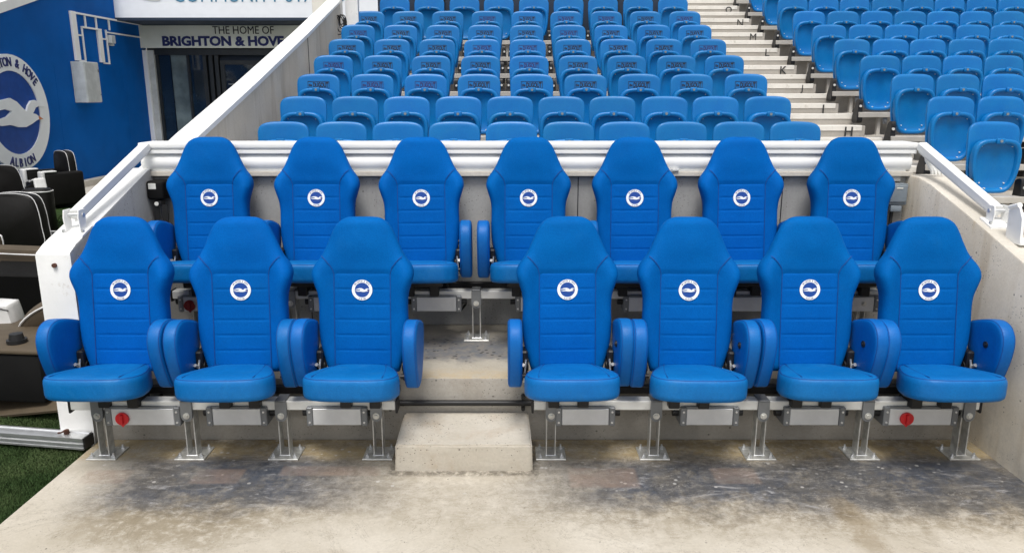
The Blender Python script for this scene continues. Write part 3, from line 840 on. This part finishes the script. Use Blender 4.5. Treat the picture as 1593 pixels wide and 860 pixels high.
bench_frame(-2.09, 2.27, [-1.95, -1.36, -.80, -.22, .42, 1.07, 1.72, 2.16], 4.623, .353, 'long pale rail on steel posts under the back row of seats', 1)

# ------------------------------------------------------------------ heater boxes
def heater(x0, x1, y, z, label, knob=None, km='red'):
    t = thing('heater_box', label, 'heater box', ((x0 + x1) / 2, y, z), 0, 'aluminium boxes hung below the seats')
    h = (x1 - x0) / 2
    bm = B(); box(bm, (-h + .032, -.055, .188), (h - .032, .055, .278), .003); finish(bm, 'casing', 'box', t)
    bm = B(); box(bm, (-h + .02, -.05, .2785), (h - .02, .05, .288), .002); finish(bm, 'top_plate', 'grey', t)
    for s in (-1, 1):
        bm = B(); box(bm, (s * h, -.058, .184), (s * (h - .031), .058, .286), .004); e = finish(bm, 'end_cap', 'grey', t)
        bm = B()
        for zz in (.205, .262): cyl(bm, (s * (h - .016), -.058, zz), (s * (h - .016), -.062, zz), .0055, 8)
        finish(bm, 'screws', 'alu', e)
        bm = B(); cyl(bm, (s * h, 0, .24), (s * (h + .03), 0, .24), .022, 12); finish(bm, 'gland', 'black', e)
    if knob is not None:
        k = knob - (x0 + x1) / 2
        bm = B(); cyl(bm, (k, -.055, .226), (k, -.066, .226), .034, 24); box(bm, (k - .007, -.078, .2), (k + .007, -.064, .252), .003)
        prism(bm, [(-.012, -.03), (.012, -.03), (0, -.046)], lambda p: (k + p[0], -.056, .226 + p[1]), lambda p: (k + p[0], -.063, .226 + p[1]))
        finish(bm, 'red_knob', km, t)
yf = 3.735
heater(-2.085, -1.7015, yf, 0, 'silver box with red knob under the leftmost front seat', -1.996)
heater(-1.567, -1.256, yf, 0, 'plain silver box under the second front seat from left')
heater(-1.053, -.742, yf, 0, 'plain silver box left of the concrete step')
heater(.224, .529, yf, 0, 'plain silver box right of the concrete step')
heater(.863, 1.164, yf, 0, 'plain silver box under the fifth front seat from left')
heater(1.393, 1.708, yf, 0, 'plain silver box under the front seat second from right')
heater(1.904, 2.287, yf, 0, 'silver box with red knob under the rightmost front seat', 2.022)
yb = 4.623; zb = .353
heater(-2.05, -1.72, yb, zb, 'box with dull red disc under the leftmost back seat', -1.978, 'dred')
heater(-1.25, -.94, yb, zb, 'grey box under the second back seat, between front seat backs')
heater(-.6176, -.31, yb, zb, 'silver box under the back row beside the aisle post')
heater(.02, .33, yb, zb, 'silver box under the middle seat of the back row')
heater(.685, .99, yb, zb, 'grey box under the fifth back seat, seen between front backs')
heater(1.30, 1.61, yb, zb, 'grey box under the back seat second from right')
heater(1.947, 2.255, yb, zb, 'brownish silver box under the rightmost back seat')

# black conduit along the riser
t = thing('conduit', 'black conduit pipe running along the riser behind the step', 'pipe', (0, 3.885, .225))
bm = B(); cyl(bm, (-2.2, 0, 0), (2.4, 0, 0), .016, 12); finish(bm, 'pipe', 'black', t)
for x in (-1.9, -1.4, -.655, .06, .95, 1.6, 2.2):
    bm = B(); cyl(bm, (x - .008, 0, 0), (x + .008, 0, 0), .022, 12); cyl(bm, (x, -.012, .032), (x, .03, .032), .011, 8); cyl(bm, (x, -.012, -.032), (x, .03, -.032), .011, 8); finish(bm, 'clip', 'black', t)
t = thing('hanging_cable', 'thin black cable hanging below the back row rail', 'cable', (-.42, 4.7, .353))
bm = B(); tube(bm, [(0, .0, .42), (.005, -.02, .36), (.04, -.04, .27), (.07, -.06, .20), (.1, -.05, .17), (.13, .0, .2)], .007, 6); finish(bm, 'strand', 'cable', t)

# ------------------------------------------------------------------ white canopy housing with two arms
t = thing('retractable_canopy', 'long white folded canopy housing with two sloping arms behind the back row', 'canopy', (.1, 4.86, 1.36))
X0, X1 = -2.326 - .1, 2.534 - .1
bm = B(); box(bm, (X0, -.01, .152), (X1, .20, .186), .006, 2); box(bm, (X0 + .002, .0, .142), (X1 - .002, .19, .1505), .001); finish(bm, 'top_profile', 'white', t)
bm = B(); box(bm, (X0 + .01, -.004, .118), (X1 - .01, .19, .141), .003); finish(bm, 'front_strip', 'white', t)
bm = B(); cyl(bm, (X0 + .004, .062, .062), (X1 - .03, .062, .062), .062, 32); finish(bm, 'roller', 'white', t, 40)
bm = B(); box(bm, (X0 + .06, .005, .0085), (X1 - .06, .2, .0155), .002); finish(bm, 'rear_flange', 'paleal', t)
for x in (-1.98, -.6, .9, 2.0):
    bm = B(); box(bm, (x - .045, -.012, .009), (x + .045, .01, .024), .002); cyl(bm, (x, -.012, .016), (x, -.02, .016), .009, 8); finish(bm, 'clamp', 'alu', t)
for p0, p1, ft in (((-2.275, 4.845, 1.525), (-2.335, 4.085, 1.215), -1), ((2.545, 4.845, 1.525), (2.60, 4.10, 1.235), 1)):
    o0 = Vector(t.location); a = Vector(p0) - o0; b2 = Vector(p1) - o0
    d = (b2 - a).normalized(); side = Vector((1, 0, 0)); up = side.cross(d).normalized()
    if up.z < 0: up = -up
    bm = B()
    rows = []
    for p in (a, b2):
        rows.append([p + side * (.028 * sx) + up * (.027 * sz) for sx, sz in ((-1, -.7), (-.7, -1), (.7, -1), (1, -.7), (1, .7), (.7, 1), (-.7, 1), (-1, .7))])
    loft(bm, rows); arm = finish(bm, 'arm', 'white', t, 30)
    bm = B()
    a3, b3 = a + up * -.0335, b2 + up * -.0335
    loft(bm, [[p + side * (.012 * sx) + up * (.007 * sz) for sx, sz in ((-1, -1), (1, -1), (1, 1), (-1, 1))] for p in (a3, b3)]); finish(bm, 'groove_strip', 'whitew', arm)
    bm = B()
    foot = b2 + Vector((0, -.015, -.088 if ft < 0 else -.065))
    for sx in (-1, 1):
        pts = [b2 + Vector((0, -.035, .03)), b2 + Vector((0, .03, .03)), foot + Vector((0, .035, .004)), foot + Vector((0, -.02, .004)), b2 + Vector((0, -.045, -.01))]
        prism(bm, [(p.y, p.z) for p in pts], lambda p: (b2.x + sx * .036, p[0], p[1]), lambda p: (b2.x + sx * .042, p[0], p[1]))
    bz = bmesh.ops.create_cube(bm, size=1)
    for v in bz['verts']: v.co = foot + Vector((v.co.x * .13, v.co.y * .11, v.co.z * .012 + v.co.y * .036))
    br = finish(bm, 'foot_bracket', 'white', arm, 30)
    bm = B(); cyl(bm, b2 + Vector((-.048, 0, 0)), b2 + Vector((.048, 0, 0)), .011, 10); finish(bm, 'arm_bolt', 'alu', arm)
    for sx in (-1, 1):
        bm = B(); cyl(bm, foot + Vector((sx * .05, -.02, .0)), foot + Vector((sx * .05, -.02, .014)), .009, 8); finish(bm, 'foot_bolt', 'alu', arm)
# hinge rods at the right end
t = thing('tie_cord', 'white knotted cord ends at the right end of the canopy housing', 'cord', (2.56, 4.83, 1.43))
bm = B()
for k in range(4): tube(bm, [(.0, 0, .06), (.015 * k, -.03, .01), (.03 + .02 * k, -.05, -.05), (.035 + .022 * k, -.05, -.07)], .010, 6)
finish(bm, 'cord_ends', 'white', t)

# white bracket standing on the right wall
t = thing('cradle_bracket', 'white open metal bracket bolted on top of the right wall', 'bracket', (2.64, 3.90, 1.11))
bm = B(); box(bm, (-.075, -.075, -.012), (.12, .06, .008), .003); finish(bm, 'base', 'white', t)
for x in (-.075, .07):
    bm = B(); prism(bm, [(-.07, .006), (.05, .006), (.05, .15), (.025, .185), (-.005, .19), (-.03, .17), (-.06, .12)], lambda p: (x, p[0], p[1]), lambda p: (x + .012, p[0], p[1]))
    u = finish(bm, 'upright', 'white', t, 30)
    bm = B(); cyl(bm, (x + .006, -.02, .186), (x + .006, .05, .165), .014, 10); finish(bm, 'rolled_edge', 'white', u)
bm = B(); cyl(bm, (-.07, .03, .125), (.08, .03, .125), .016, 12); finish(bm, 'crossbar', 'white', t)

# grey socket box at the right of the back wall
t = thing('socket_box', 'grey weatherproof socket box on the back wall at its right end', 'socket', (2.43, 4.9, 1.13))
bm = B(); box(bm, (-.07, -.07, .03), (.055, 0, .165), .008, 2); finish(bm, 'body', 'gbox', t)
bm = B(); box(bm, (-.058, -.084, .05), (.044, -.071, .155), .012, 3); lid = finish(bm, 'lid', 'gbox', t)
bm = B(); box(bm, (-.026, -.087, .134), (.014, -.0845, .142), .001); finish(bm, 'label', 'label', lid)
bm = B(); box(bm, (-.045, -.075, -.012), (.025, -.005, .029), .008, 2); finish(bm, 'plug', 'gbox', t)
bm = B(); tube(bm, [(-.02, -.04, -.01), (-.022, -.04, -.1), (-.02, -.035, -.3), (-.03, -.03, -.6)], .011, 8); finish(bm, 'lead', 'cable', t)
bm = B(); box(bm, (-.10, -.03, .175), (.02, 0, .215), .003); finish(bm, 'back_plate', 'bwall', t)

# black unit with straps at the left
t = thing('strap_reel', 'black reel unit with white label and two hanging straps on the left wall', 'reel', (-2.215, 4.84, 1.2))
bm = B(); box(bm, (-.052, -.07, .0), (.055, .05, .118), .018, 3); finish(bm, 'body', 'rubber', t)
bm = B(); box(bm, (-.035, -.0725, .068), (.012, -.0705, .104), .002); finish(bm, 'label', 'label', t)
bm = B(); box(bm, (-.02, -.055, -.04), (.03, .0, -.004), .008, 2); g = finish(bm, 'guide', 'black', t)
bm = B(); cyl(bm, (.0, -.056, -.024), (.0, -.062, -.024), .013, 14); finish(bm, 'badge', 'label', g)
for x0, x1 in ((-.01, -.015), (.045, .03)):
    bm = B(); loft(bm, [[(x0 + (x1 - x0) * k / 4 - .018 + .0, -.05 + .01 * k / 4, -.03 - .28 * k / 4), (x0 + (x1 - x0) * k / 4 + .018, -.05 + .01 * k / 4, -.03 - .28 * k / 4),
                         (x0 + (x1 - x0) * k / 4 + .018, -.044 + .01 * k / 4, -.03 - .28 * k / 4), (x0 + (x1 - x0) * k / 4 - .018, -.044 + .01 * k / 4, -.03 - .28 * k / 4)] for k in range(5)])
    finish(bm, 'strap', 'cable', t, 30)

# ================================================================== LEFT BACKGROUND
WX = -8.8
bm = B()
pts = [(6, -.1), (6, .9), (13.95, 3.18), (15.08, 3.515), (18.9, 4.65), (19.3, 4.75), (19.3, -.1)]
prism(bm, pts, lambda p: (WX - .25, p[0], p[1]), lambda p: (WX, p[0], p[1]))
bw = tag(finish(bm, 'blue_wall', 'bluewall', None, 20), 'tall blue rendered wall with the round club crest on it', 'wall')
bm = B(); rows = [[(WX - .27, y, z), (WX + .03, y, z), (WX + .03, y, z + .17), (WX - .27, y, z + .17)] for y, z in pts[1:5]]
loft(bm, rows); finish(bm, 'coping', 'white', bw, 20)
for yj in (11.4, 15.35, 18.05):
    bm = B(); box(bm, (WX, yj - .006, 0), (WX + .003, yj + .006, 2.35), 0); finish(bm, 'panel_joint', 'bluewall', bw)
bm = B(); box(bm, (WX + .001, 9, -.03), (WX + .16, 19.0, .11), .01); finish(bm, 'kerb', 'ledge', bw)

t = thing('club_crest', 'large round white and blue seagull crest reading BRIGHTON & HOVE ALBION on blue wall', 'crest', (WX + .002, 13.9, 1.5))
emblem_parts(t, SIDE)

t = thing('wall_cabinet', 'pale grey metal cabinet on the blue wall below a white outline', 'cabinet', (WX + .002, 15.93, 1.65))
bm = B(); box(bm, (0, 0, 0), (.255, .55, .80), .006); finish(bm, 'casing', 'cab', t)
bm = B(); box(bm, (.256, .012, .012), (.27, .538, .788), .004); d = finish(bm, 'door', 'cab', t)
bm = B(); box(bm, (.271, .49, .60), (.288, .515, .66), .004); finish(bm, 'handle', 'grey', d)
bm = B(); box(bm, (.271, .50, .14), (.277, .52, .17), .002); finish(bm, 'lock', 'grey', d)


# white outline frame mounted on the wall
t = thing('outline_frame', 'white open outline frame of thin bars fixed on the blue wall above the cabinet', 'frame', (WX + .002, 16.1, 2.46))
def bar(nm, y0, y1, z0, z1, d=.05):
    bm = B(); box(bm, (.0, y0 - 16.1, z0 - 2.46), (d, y1 - 16.1, z1 - 2.46), .003); finish(bm, nm, 'white', t)
bar('upright', 16.10, 16.27, 2.475, 3.425)
bar('top_bar', 16.272, 19.15, 3.385, 3.42, .04)
for y in (16.65, 17.08, 17.62): bar('divider', y - .02, y + .02, 3.165, 3.382, .03)
bar('inner_bar', 16.47, 17.22, 3.13, 3.162)
bar('inner_upright', 16.47, 16.505, 2.495, 3.127, .03)
bar('inner_upright', 17.06, 17.215, 2.475, 3.127)
bar('cross_bar', 16.272, 16.467, 2.965, 2.995, .03); bar('cross_bar', 17.217, 17.43, 2.95, 2.98, .03)
bar('outer_upright', 17.433, 17.47, 2.48, 3.162, .03)
bar('lower_bar', 17.472, 19.18, 3.10, 3.13, .03)
bar('foot_bar', 16.272, 16.5, 2.462, 2.492, .03); bar('foot_bar', 17.217, 17.47, 2.447, 2.477, .03)
t = thing('junction_box', 'small grey box with a cable on the blue wall right of the outline frame', 'junction box', (WX + .002, 17.50, 2.86))
bm = B(); box(bm, (0, 0, .03), (.10, .17, .20), .008); finish(bm, 'body', 'cab', t)
bm = B(); box(bm, (0, .04, -.02), (.07, .15, .026), .006); finish(bm, 'outlet', 'cab', t)

# tunnel entrance facing the pitch
TY = 19.2
t = thing('tunnel_entrance', 'dark glazed tunnel doors in dark frames left of the terrace', 'entrance', (WX, TY, 0))
bm = B(); box(bm, (0.004, .15, -.05), (7.2, .35, 4.2), 0); finish(bm, 'backing', 'soffit', t)
bm = B(); box(bm, (.0, -.12, 0), (.10, .10, 2.83), .004); finish(bm, 'jamb', 'fascia', t)
bm = B(); box(bm, (.103, -.06, 0), (.24, .10, 2.83), .004); finish(bm, 'jamb', 'cab', t)
def pane(x0, x1, m, nm='pane', z0=.05, z1=2.72):
    bm = B(); box(bm, (x0, .05, z0), (x1, .07, z1), 0); return finish(bm, nm, m, t)
bm = B(); box(bm, (.243, -.02, 2.72), (7.0, .14, 2.86), .004); finish(bm, 'header', 'dframe', t)
pane(.28, .58, 'glass'); pane(.60, .98, 'pane'); pane(1.0, 1.36, 'glass')
for x in (.25, .985, 1.37, 1.52, 1.66, 3.46, 5.2):
    bm = B(); box(bm, (x, 0, 0), (x + (.05 if x < 1.3 else .09), .12, 2.715), .003); finish(bm, 'mullion', 'dframe', t)
for x0, x1 in ((1.78, 3.44), (3.58, 5.18), (5.32, 6.9)):
    d = pane(x0 + .1, x1 - .1, 'glass', 'door', .1, 2.5)
    bm = B(); box(bm, (x0, .02, 2.5), (x1, .1, 2.6), .003); box(bm, (x0, .02, .0), (x0 + .1, .1, 2.499), .003); box(bm, (x1 - .1, .02, .0), (x1, .1, 2.499), .003); finish(bm, 'door_frame', 'dframe', d)
    bm = B(); box(bm, (x0 + .16, .03, 2.03), (x0 + .3, .045, 2.06), .002); box(bm, (x0 + .35, .046, .9), (x0 + .52, .049, 1.95), 0); finish(bm, 'film_print', 'ghost', d)
    me = disc_me(.7, 1, 0, .02); me.transform(Matrix.Translation((x0 + .86, .046, 1.55)) @ FRONT @ Matrix.Diagonal((.38, .38, .1, 1)))
    obj('crest_print', me, 'ghost', d, 30)
bm = B(); box(bm, (-.2, -1.25, 3.40), (7.2, .15, 3.46), 0); finish(bm, 'soffit', 'soffit', t)

t = thing('tunnel_sign', 'grey sign board reading THE HOME OF BRIGHTON & HOVE over the tunnel doors', 'sign', (WX, TY, 0))
bm = B(); box(bm, (-.04, -.16, 2.875), (7.0, -.122, 3.385), .004); finish(bm, 'board', 'sign', t)
def put_text(s, x0, x1, z0, z1, m, bold, par, y):
    me = text_me(s, bold=bold, ext=.004, w=x1 - x0, h=z1 - z0)
    me.transform(Matrix.Translation(((x0 + x1) / 2, y, (z0 + z1) / 2)) @ FRONT); return obj('lettering', me, m, par, 0)
k = 18.4 / 1200
put_text('THE HOME OF', 8.8 + (336 - 796.5) * k, 8.8 + (430 - 796.5) * k, 3.19, 3.365, 'dark', .0, t, -.165)
put_text('BRIGHTON & HOVE', 8.8 + (257 - 796.5) * k, 8.8 + (445 - 796.5) * k, 2.915, 3.145, 'navy', .045, t, -.165)
put_text('ALBION', 8.8 + (455 - 796.5) * k, 8.8 + (530 - 796.5) * k, 2.915, 3.145, 'navy', .045, t, -.165)

t = thing('stadium_fascia', 'white fascia board lettered COMMUNITY STADIUM above the tunnel', 'sign', (WX, 18.0, 0))
bm = B(); box(bm, (-.02, -.03, 3.41), (7.6, .05, 5.2), .006); finish(bm, 'board', 'fascia', t)
k = 17.15 / 1200
put_text('COMMUNITY STADIUM', 8.8 + (274 - 796.5) * k, 8.8 + (560 - 796.5) * k, 3.79, 4.12, 'tblue', -.004, t, -.036)
bm = B()
sw = catmull([Vector(p) for p in [(.30, 4.05), (.45, 3.92), (.7, 3.83), (.95, 3.80), (1.06, 3.84), (1.12, 4.0), (1.16, 4.25), (1.04, 4.02), (.9, 3.93), (.65, 3.97)]], 4)
prism(bm, sw, lambda p: (p[0], -.034, p[1]), lambda p: (p[0], -.038, p[1])); finish(bm, 'swoosh_emblem', 'cab', t, 0)
bm = B()
sw = catmull([Vector(p) for p in [(.55, 3.98), (.75, 3.88), (1.0, 3.85), (1.07, 3.9), (1.1, 4.1), (1.0, 3.97), (.8, 3.96)]], 4)
prism(bm, sw, lambda p: (p[0], -.039, p[1]), lambda p: (p[0], -.042, p[1])); finish(bm, 'swoosh_emblem', 'blueprint', t, 0)

# ------------------------------------------------------------------ old black leather seats piled on the turf
def slab(bm, prof, y0, y1, ins=.03):
    """closed XZ profile lofted through y with padded edges."""
    pr = catmull([Vector(p) for p in prof], 4); cx = sum(p.x for p in pr) / len(pr); cz = sum(p.y for p in pr) / len(pr)
    sx = max(abs(p.x - cx) for p in pr); sz = max(abs(p.y - cz) for p in pr)
    rows = []
    for u, i in ((0, ins), (.12, ins * .3), (.3, 0), (.7, 0), (.88, ins * .3), (1, ins)):
        rows.append([(cx + (p.x - cx) * (1 - i / sx), y0 + (y1 - y0) * u, cz + (p.y - cz) * (1 - i / sz)) for p in pr])
    loft(bm, rows); return pr
def old_seat(label, loc, rot, arms=(-1, 1), base=True, arm_m='pad', cm='leather'):
    t = thing('old_leather_seat', label, 'seat', loc, 0, 'old black leather seats piled on the turf'); t.rotation_euler = rot
    bm = B(); pr = slab(bm, [(-.25, .38), (-.29, .6), (-.25, .86), (-.12, .92), (.12, .92), (.25, .86), (.29, .6), (.25, .38)], .12, .27)
    b = finish(bm, 'backrest', 'leather', t, 50)
    bm = B()
    for y in (.137, .253): tube(bm, [(p.x * .99, y, .62 + (p.y - .62) * .99) for p in pr], .0042, 5, True)
    finish(bm, 'piping', 'piping', b, 40)
    if base:
        bm = B(); pr = slab(bm, [(-.26, .30), (-.28, .38), (-.24, .44), (.24, .44), (.28, .38), (.26, .30)], -.36, .13)
        c = finish(bm, 'cushion', cm, t, 50)
        bm = B(); tube(bm, [(p.x * .995, -.335, .37 + (p.y - .37) * .99) for p in pr], .006, 5, True); finish(bm, 'piping', 'piping', c, 40)
        bm = B(); box(bm, (-.2, -.28, .02), (.2, .2, .30), .01); finish(bm, 'pedestal', 'rubber', t)
    for s in arms:
        bm = B(); box(bm, (s * .29, -.30, .05), (s * .43, .30, .60), .04, 3); a = finish(bm, 'armrest', 'leather', t, 50)
        bm = B(); box(bm, (s * .285, -.37, .28), (s * .435, -.303, .63), .025, 3); box(bm, (s * .285, -.30, .603), (s * .435, -.12, .63), .012, 2); finish(bm, 'arm_pad', arm_m, a, 50)
    return t
old_seat('black leather seat back with white piping, largest and nearest in the pile', (-4.90, 7.75, -.03), (0, 0, R(178)), arms=(), base=True)
old_seat('black seat back with white piping leaning at the left edge of the photo', (-4.62, 6.5, -.1), (R(-8), R(10), R(196)), arms=())
old_seat('black armchair with white arm fronts against the blue wall below the crest', (-7.75, 13.1, -.03), (0, 0, R(-38)), arms=(-1, 1))
old_seat('black armchair tipped backwards with white arm front left of the bolster', (-6.95, 10.6, .0), (R(-14), 0, R(48)), arms=(-1, 1))
old_seat('black leather seat lying on its back by the white wall end', (-3.65, 5.6, .25), (R(-78), R(8), R(28)), arms=(-1,), cm='tan')
old_seat('black leather seat lying on its side at the left edge of the pile', (-4.1, 5.9, .3), (R(-20), R(74), R(140)), arms=(1,), cm='tan')
t = thing('bolster_cushion', 'upright black leather bolster with white piping on the turf', 'cushion', (-6.42, 10.4, -.03), R(10), )
bm = B(); rows = []
for z, k in ((0, .9), (.02, 1), (.3, .97), (.56, 1), (.6, .93), (.62, .8)):
    rows.append([(.19 * k * math.copysign(abs(math.cos(a)) ** .6, math.cos(a)), .14 * k * math.copysign(abs(math.sin(a)) ** .6, math.sin(a)), z) for a in [2 * PI * j / 28 for j in range(28)]])
loft(bm, rows); finish(bm, 'body', 'leather', t, 50)
bm = B()
for zi in (.02, .585): tube(bm, [(.19 * .985 * math.copysign(abs(math.cos(a)) ** .6, math.cos(a)), .14 * .985 * math.copysign(abs(math.sin(a)) ** .6, math.sin(a)), zi) for a in [2 * PI * j / 28 for j in range(28)]], .007, 5, True)
finish(bm, 'piping', 'piping', t, 40)
t = thing('pad_roll', 'short white vinyl pad standing among the black seats at the left edge', 'pad', (-3.36, 4.85, .32), R(8))
bm = B(); slab(bm, [(-.12, .0), (-.13, .1), (-.12, .2), (-.05, .215), (.08, .205), (.115, .18), (.115, .0)], -.09, .09, .02); b = finish(bm, 'body', 'pad', t, 50)
bm = B(); tube(bm, [(-.12, -.088, .185), (-.03, -.094, .19), (.06, -.094, .182), (.108, -.088, .165)], .004, 5); finish(bm, 'seam', 'leather', b)
t = thing('equipment_case', 'black case with dusty brown-lit top and round black knob beside the leftmost seat', 'case', (-3.05, 4.55, -.03), R(-6))
bm = B(); box(bm, (-.75, -.28, .10), (.34, .3, .40), .02, 2); finish(bm, 'body', 'rubber', t)
bm = B(); box(bm, (-.76, -.29, .403), (.35, .31, .432), .012, 2); finish(bm, 'top', 'tan', t)
bm = B(); cyl(bm, (.12, -.16, .434), (.12, -.16, .455), .055, 20); cyl(bm, (.12, -.16, .455), (.12, -.16, .49), .042, 12, .036); finish(bm, 'knob', 'black', t)
bm = B(); cyl(bm, (.03, -.296, .36), (.03, -.282, .36), .014, 12); finish(bm, 'stud', 'piping', t)
t = thing('brown_lit_cushion', 'dusty brown-lit leather cushion with white piping wedged by the white wall end', 'cushion', (-2.92, 4.78, .42), R(-18))
t.rotation_euler = (R(32), R(-28), R(-10))
bm = B(); pr = slab(bm, [(-.24, -.12), (-.26, .0), (-.2, .12), (.0, .16), (.2, .12), (.26, 0), (.24, -.12)], -.06, .06, .03); b = finish(bm, 'body', 'tan', t, 50)
bm = B(); tube(bm, [(p.x, -.05, p.y) for p in pr], .006, 5, True); finish(bm, 'piping', 'piping', b, 40)
t = thing('plywood_sheet', 'dusty brown board lying under the black case beside the grass', 'board', (-2.82, 4.42, .05)); t.rotation_euler = (R(14), R(-10), R(-12))
bm = B(); box(bm, (-.42, -.2, 0), (.22, .24, .02), .003); finish(bm, 'sheet', 'tan', t)
bm = B(); box(bm, (-.42, -.18, -.06), (-.3, .2, -.004), .005); finish(bm, 'batten', 'rubber', t)
# long aluminium rail on the turf
t = thing('loose_rail', 'loose ridged aluminium rail lying on the turf against the white wall end', 'rail', (-2.275, 3.82, .0)); t.rotation_euler = (0, 0, R(-9))
bm = B()
pr = [(-.04, .0), (.04, .0), (.04, .07), (.02, .074), (.015, .068), (-.02, .068), (-.04, .064), (-.04, .05), (-.033, .046), (-.033, .036), (-.04, .032), (-.04, .02), (-.034, .017), (-.034, .012), (-.04, .009)]
prism(bm, pr, lambda p: (-3.2, p[0], p[1]), lambda p: (0, p[0], p[1])); finish(bm, 'profile', 'alu', t, 20)
bm = B(); box(bm, (.001, -.038, .003), (.01, .038, .066), .002); finish(bm, 'end_cap', 'black', t)
bm = B(); cyl(bm, (-.12, -.0, .069), (-.12, -.0, .09), .014, 8); tube(bm, [(-.12, 0, .085), (-.10, -.015, .10), (-.13, -.025, .085), (-.155, -.02, .078)], .005, 5); finish(bm, 'rusty_clip', 'rust', t)
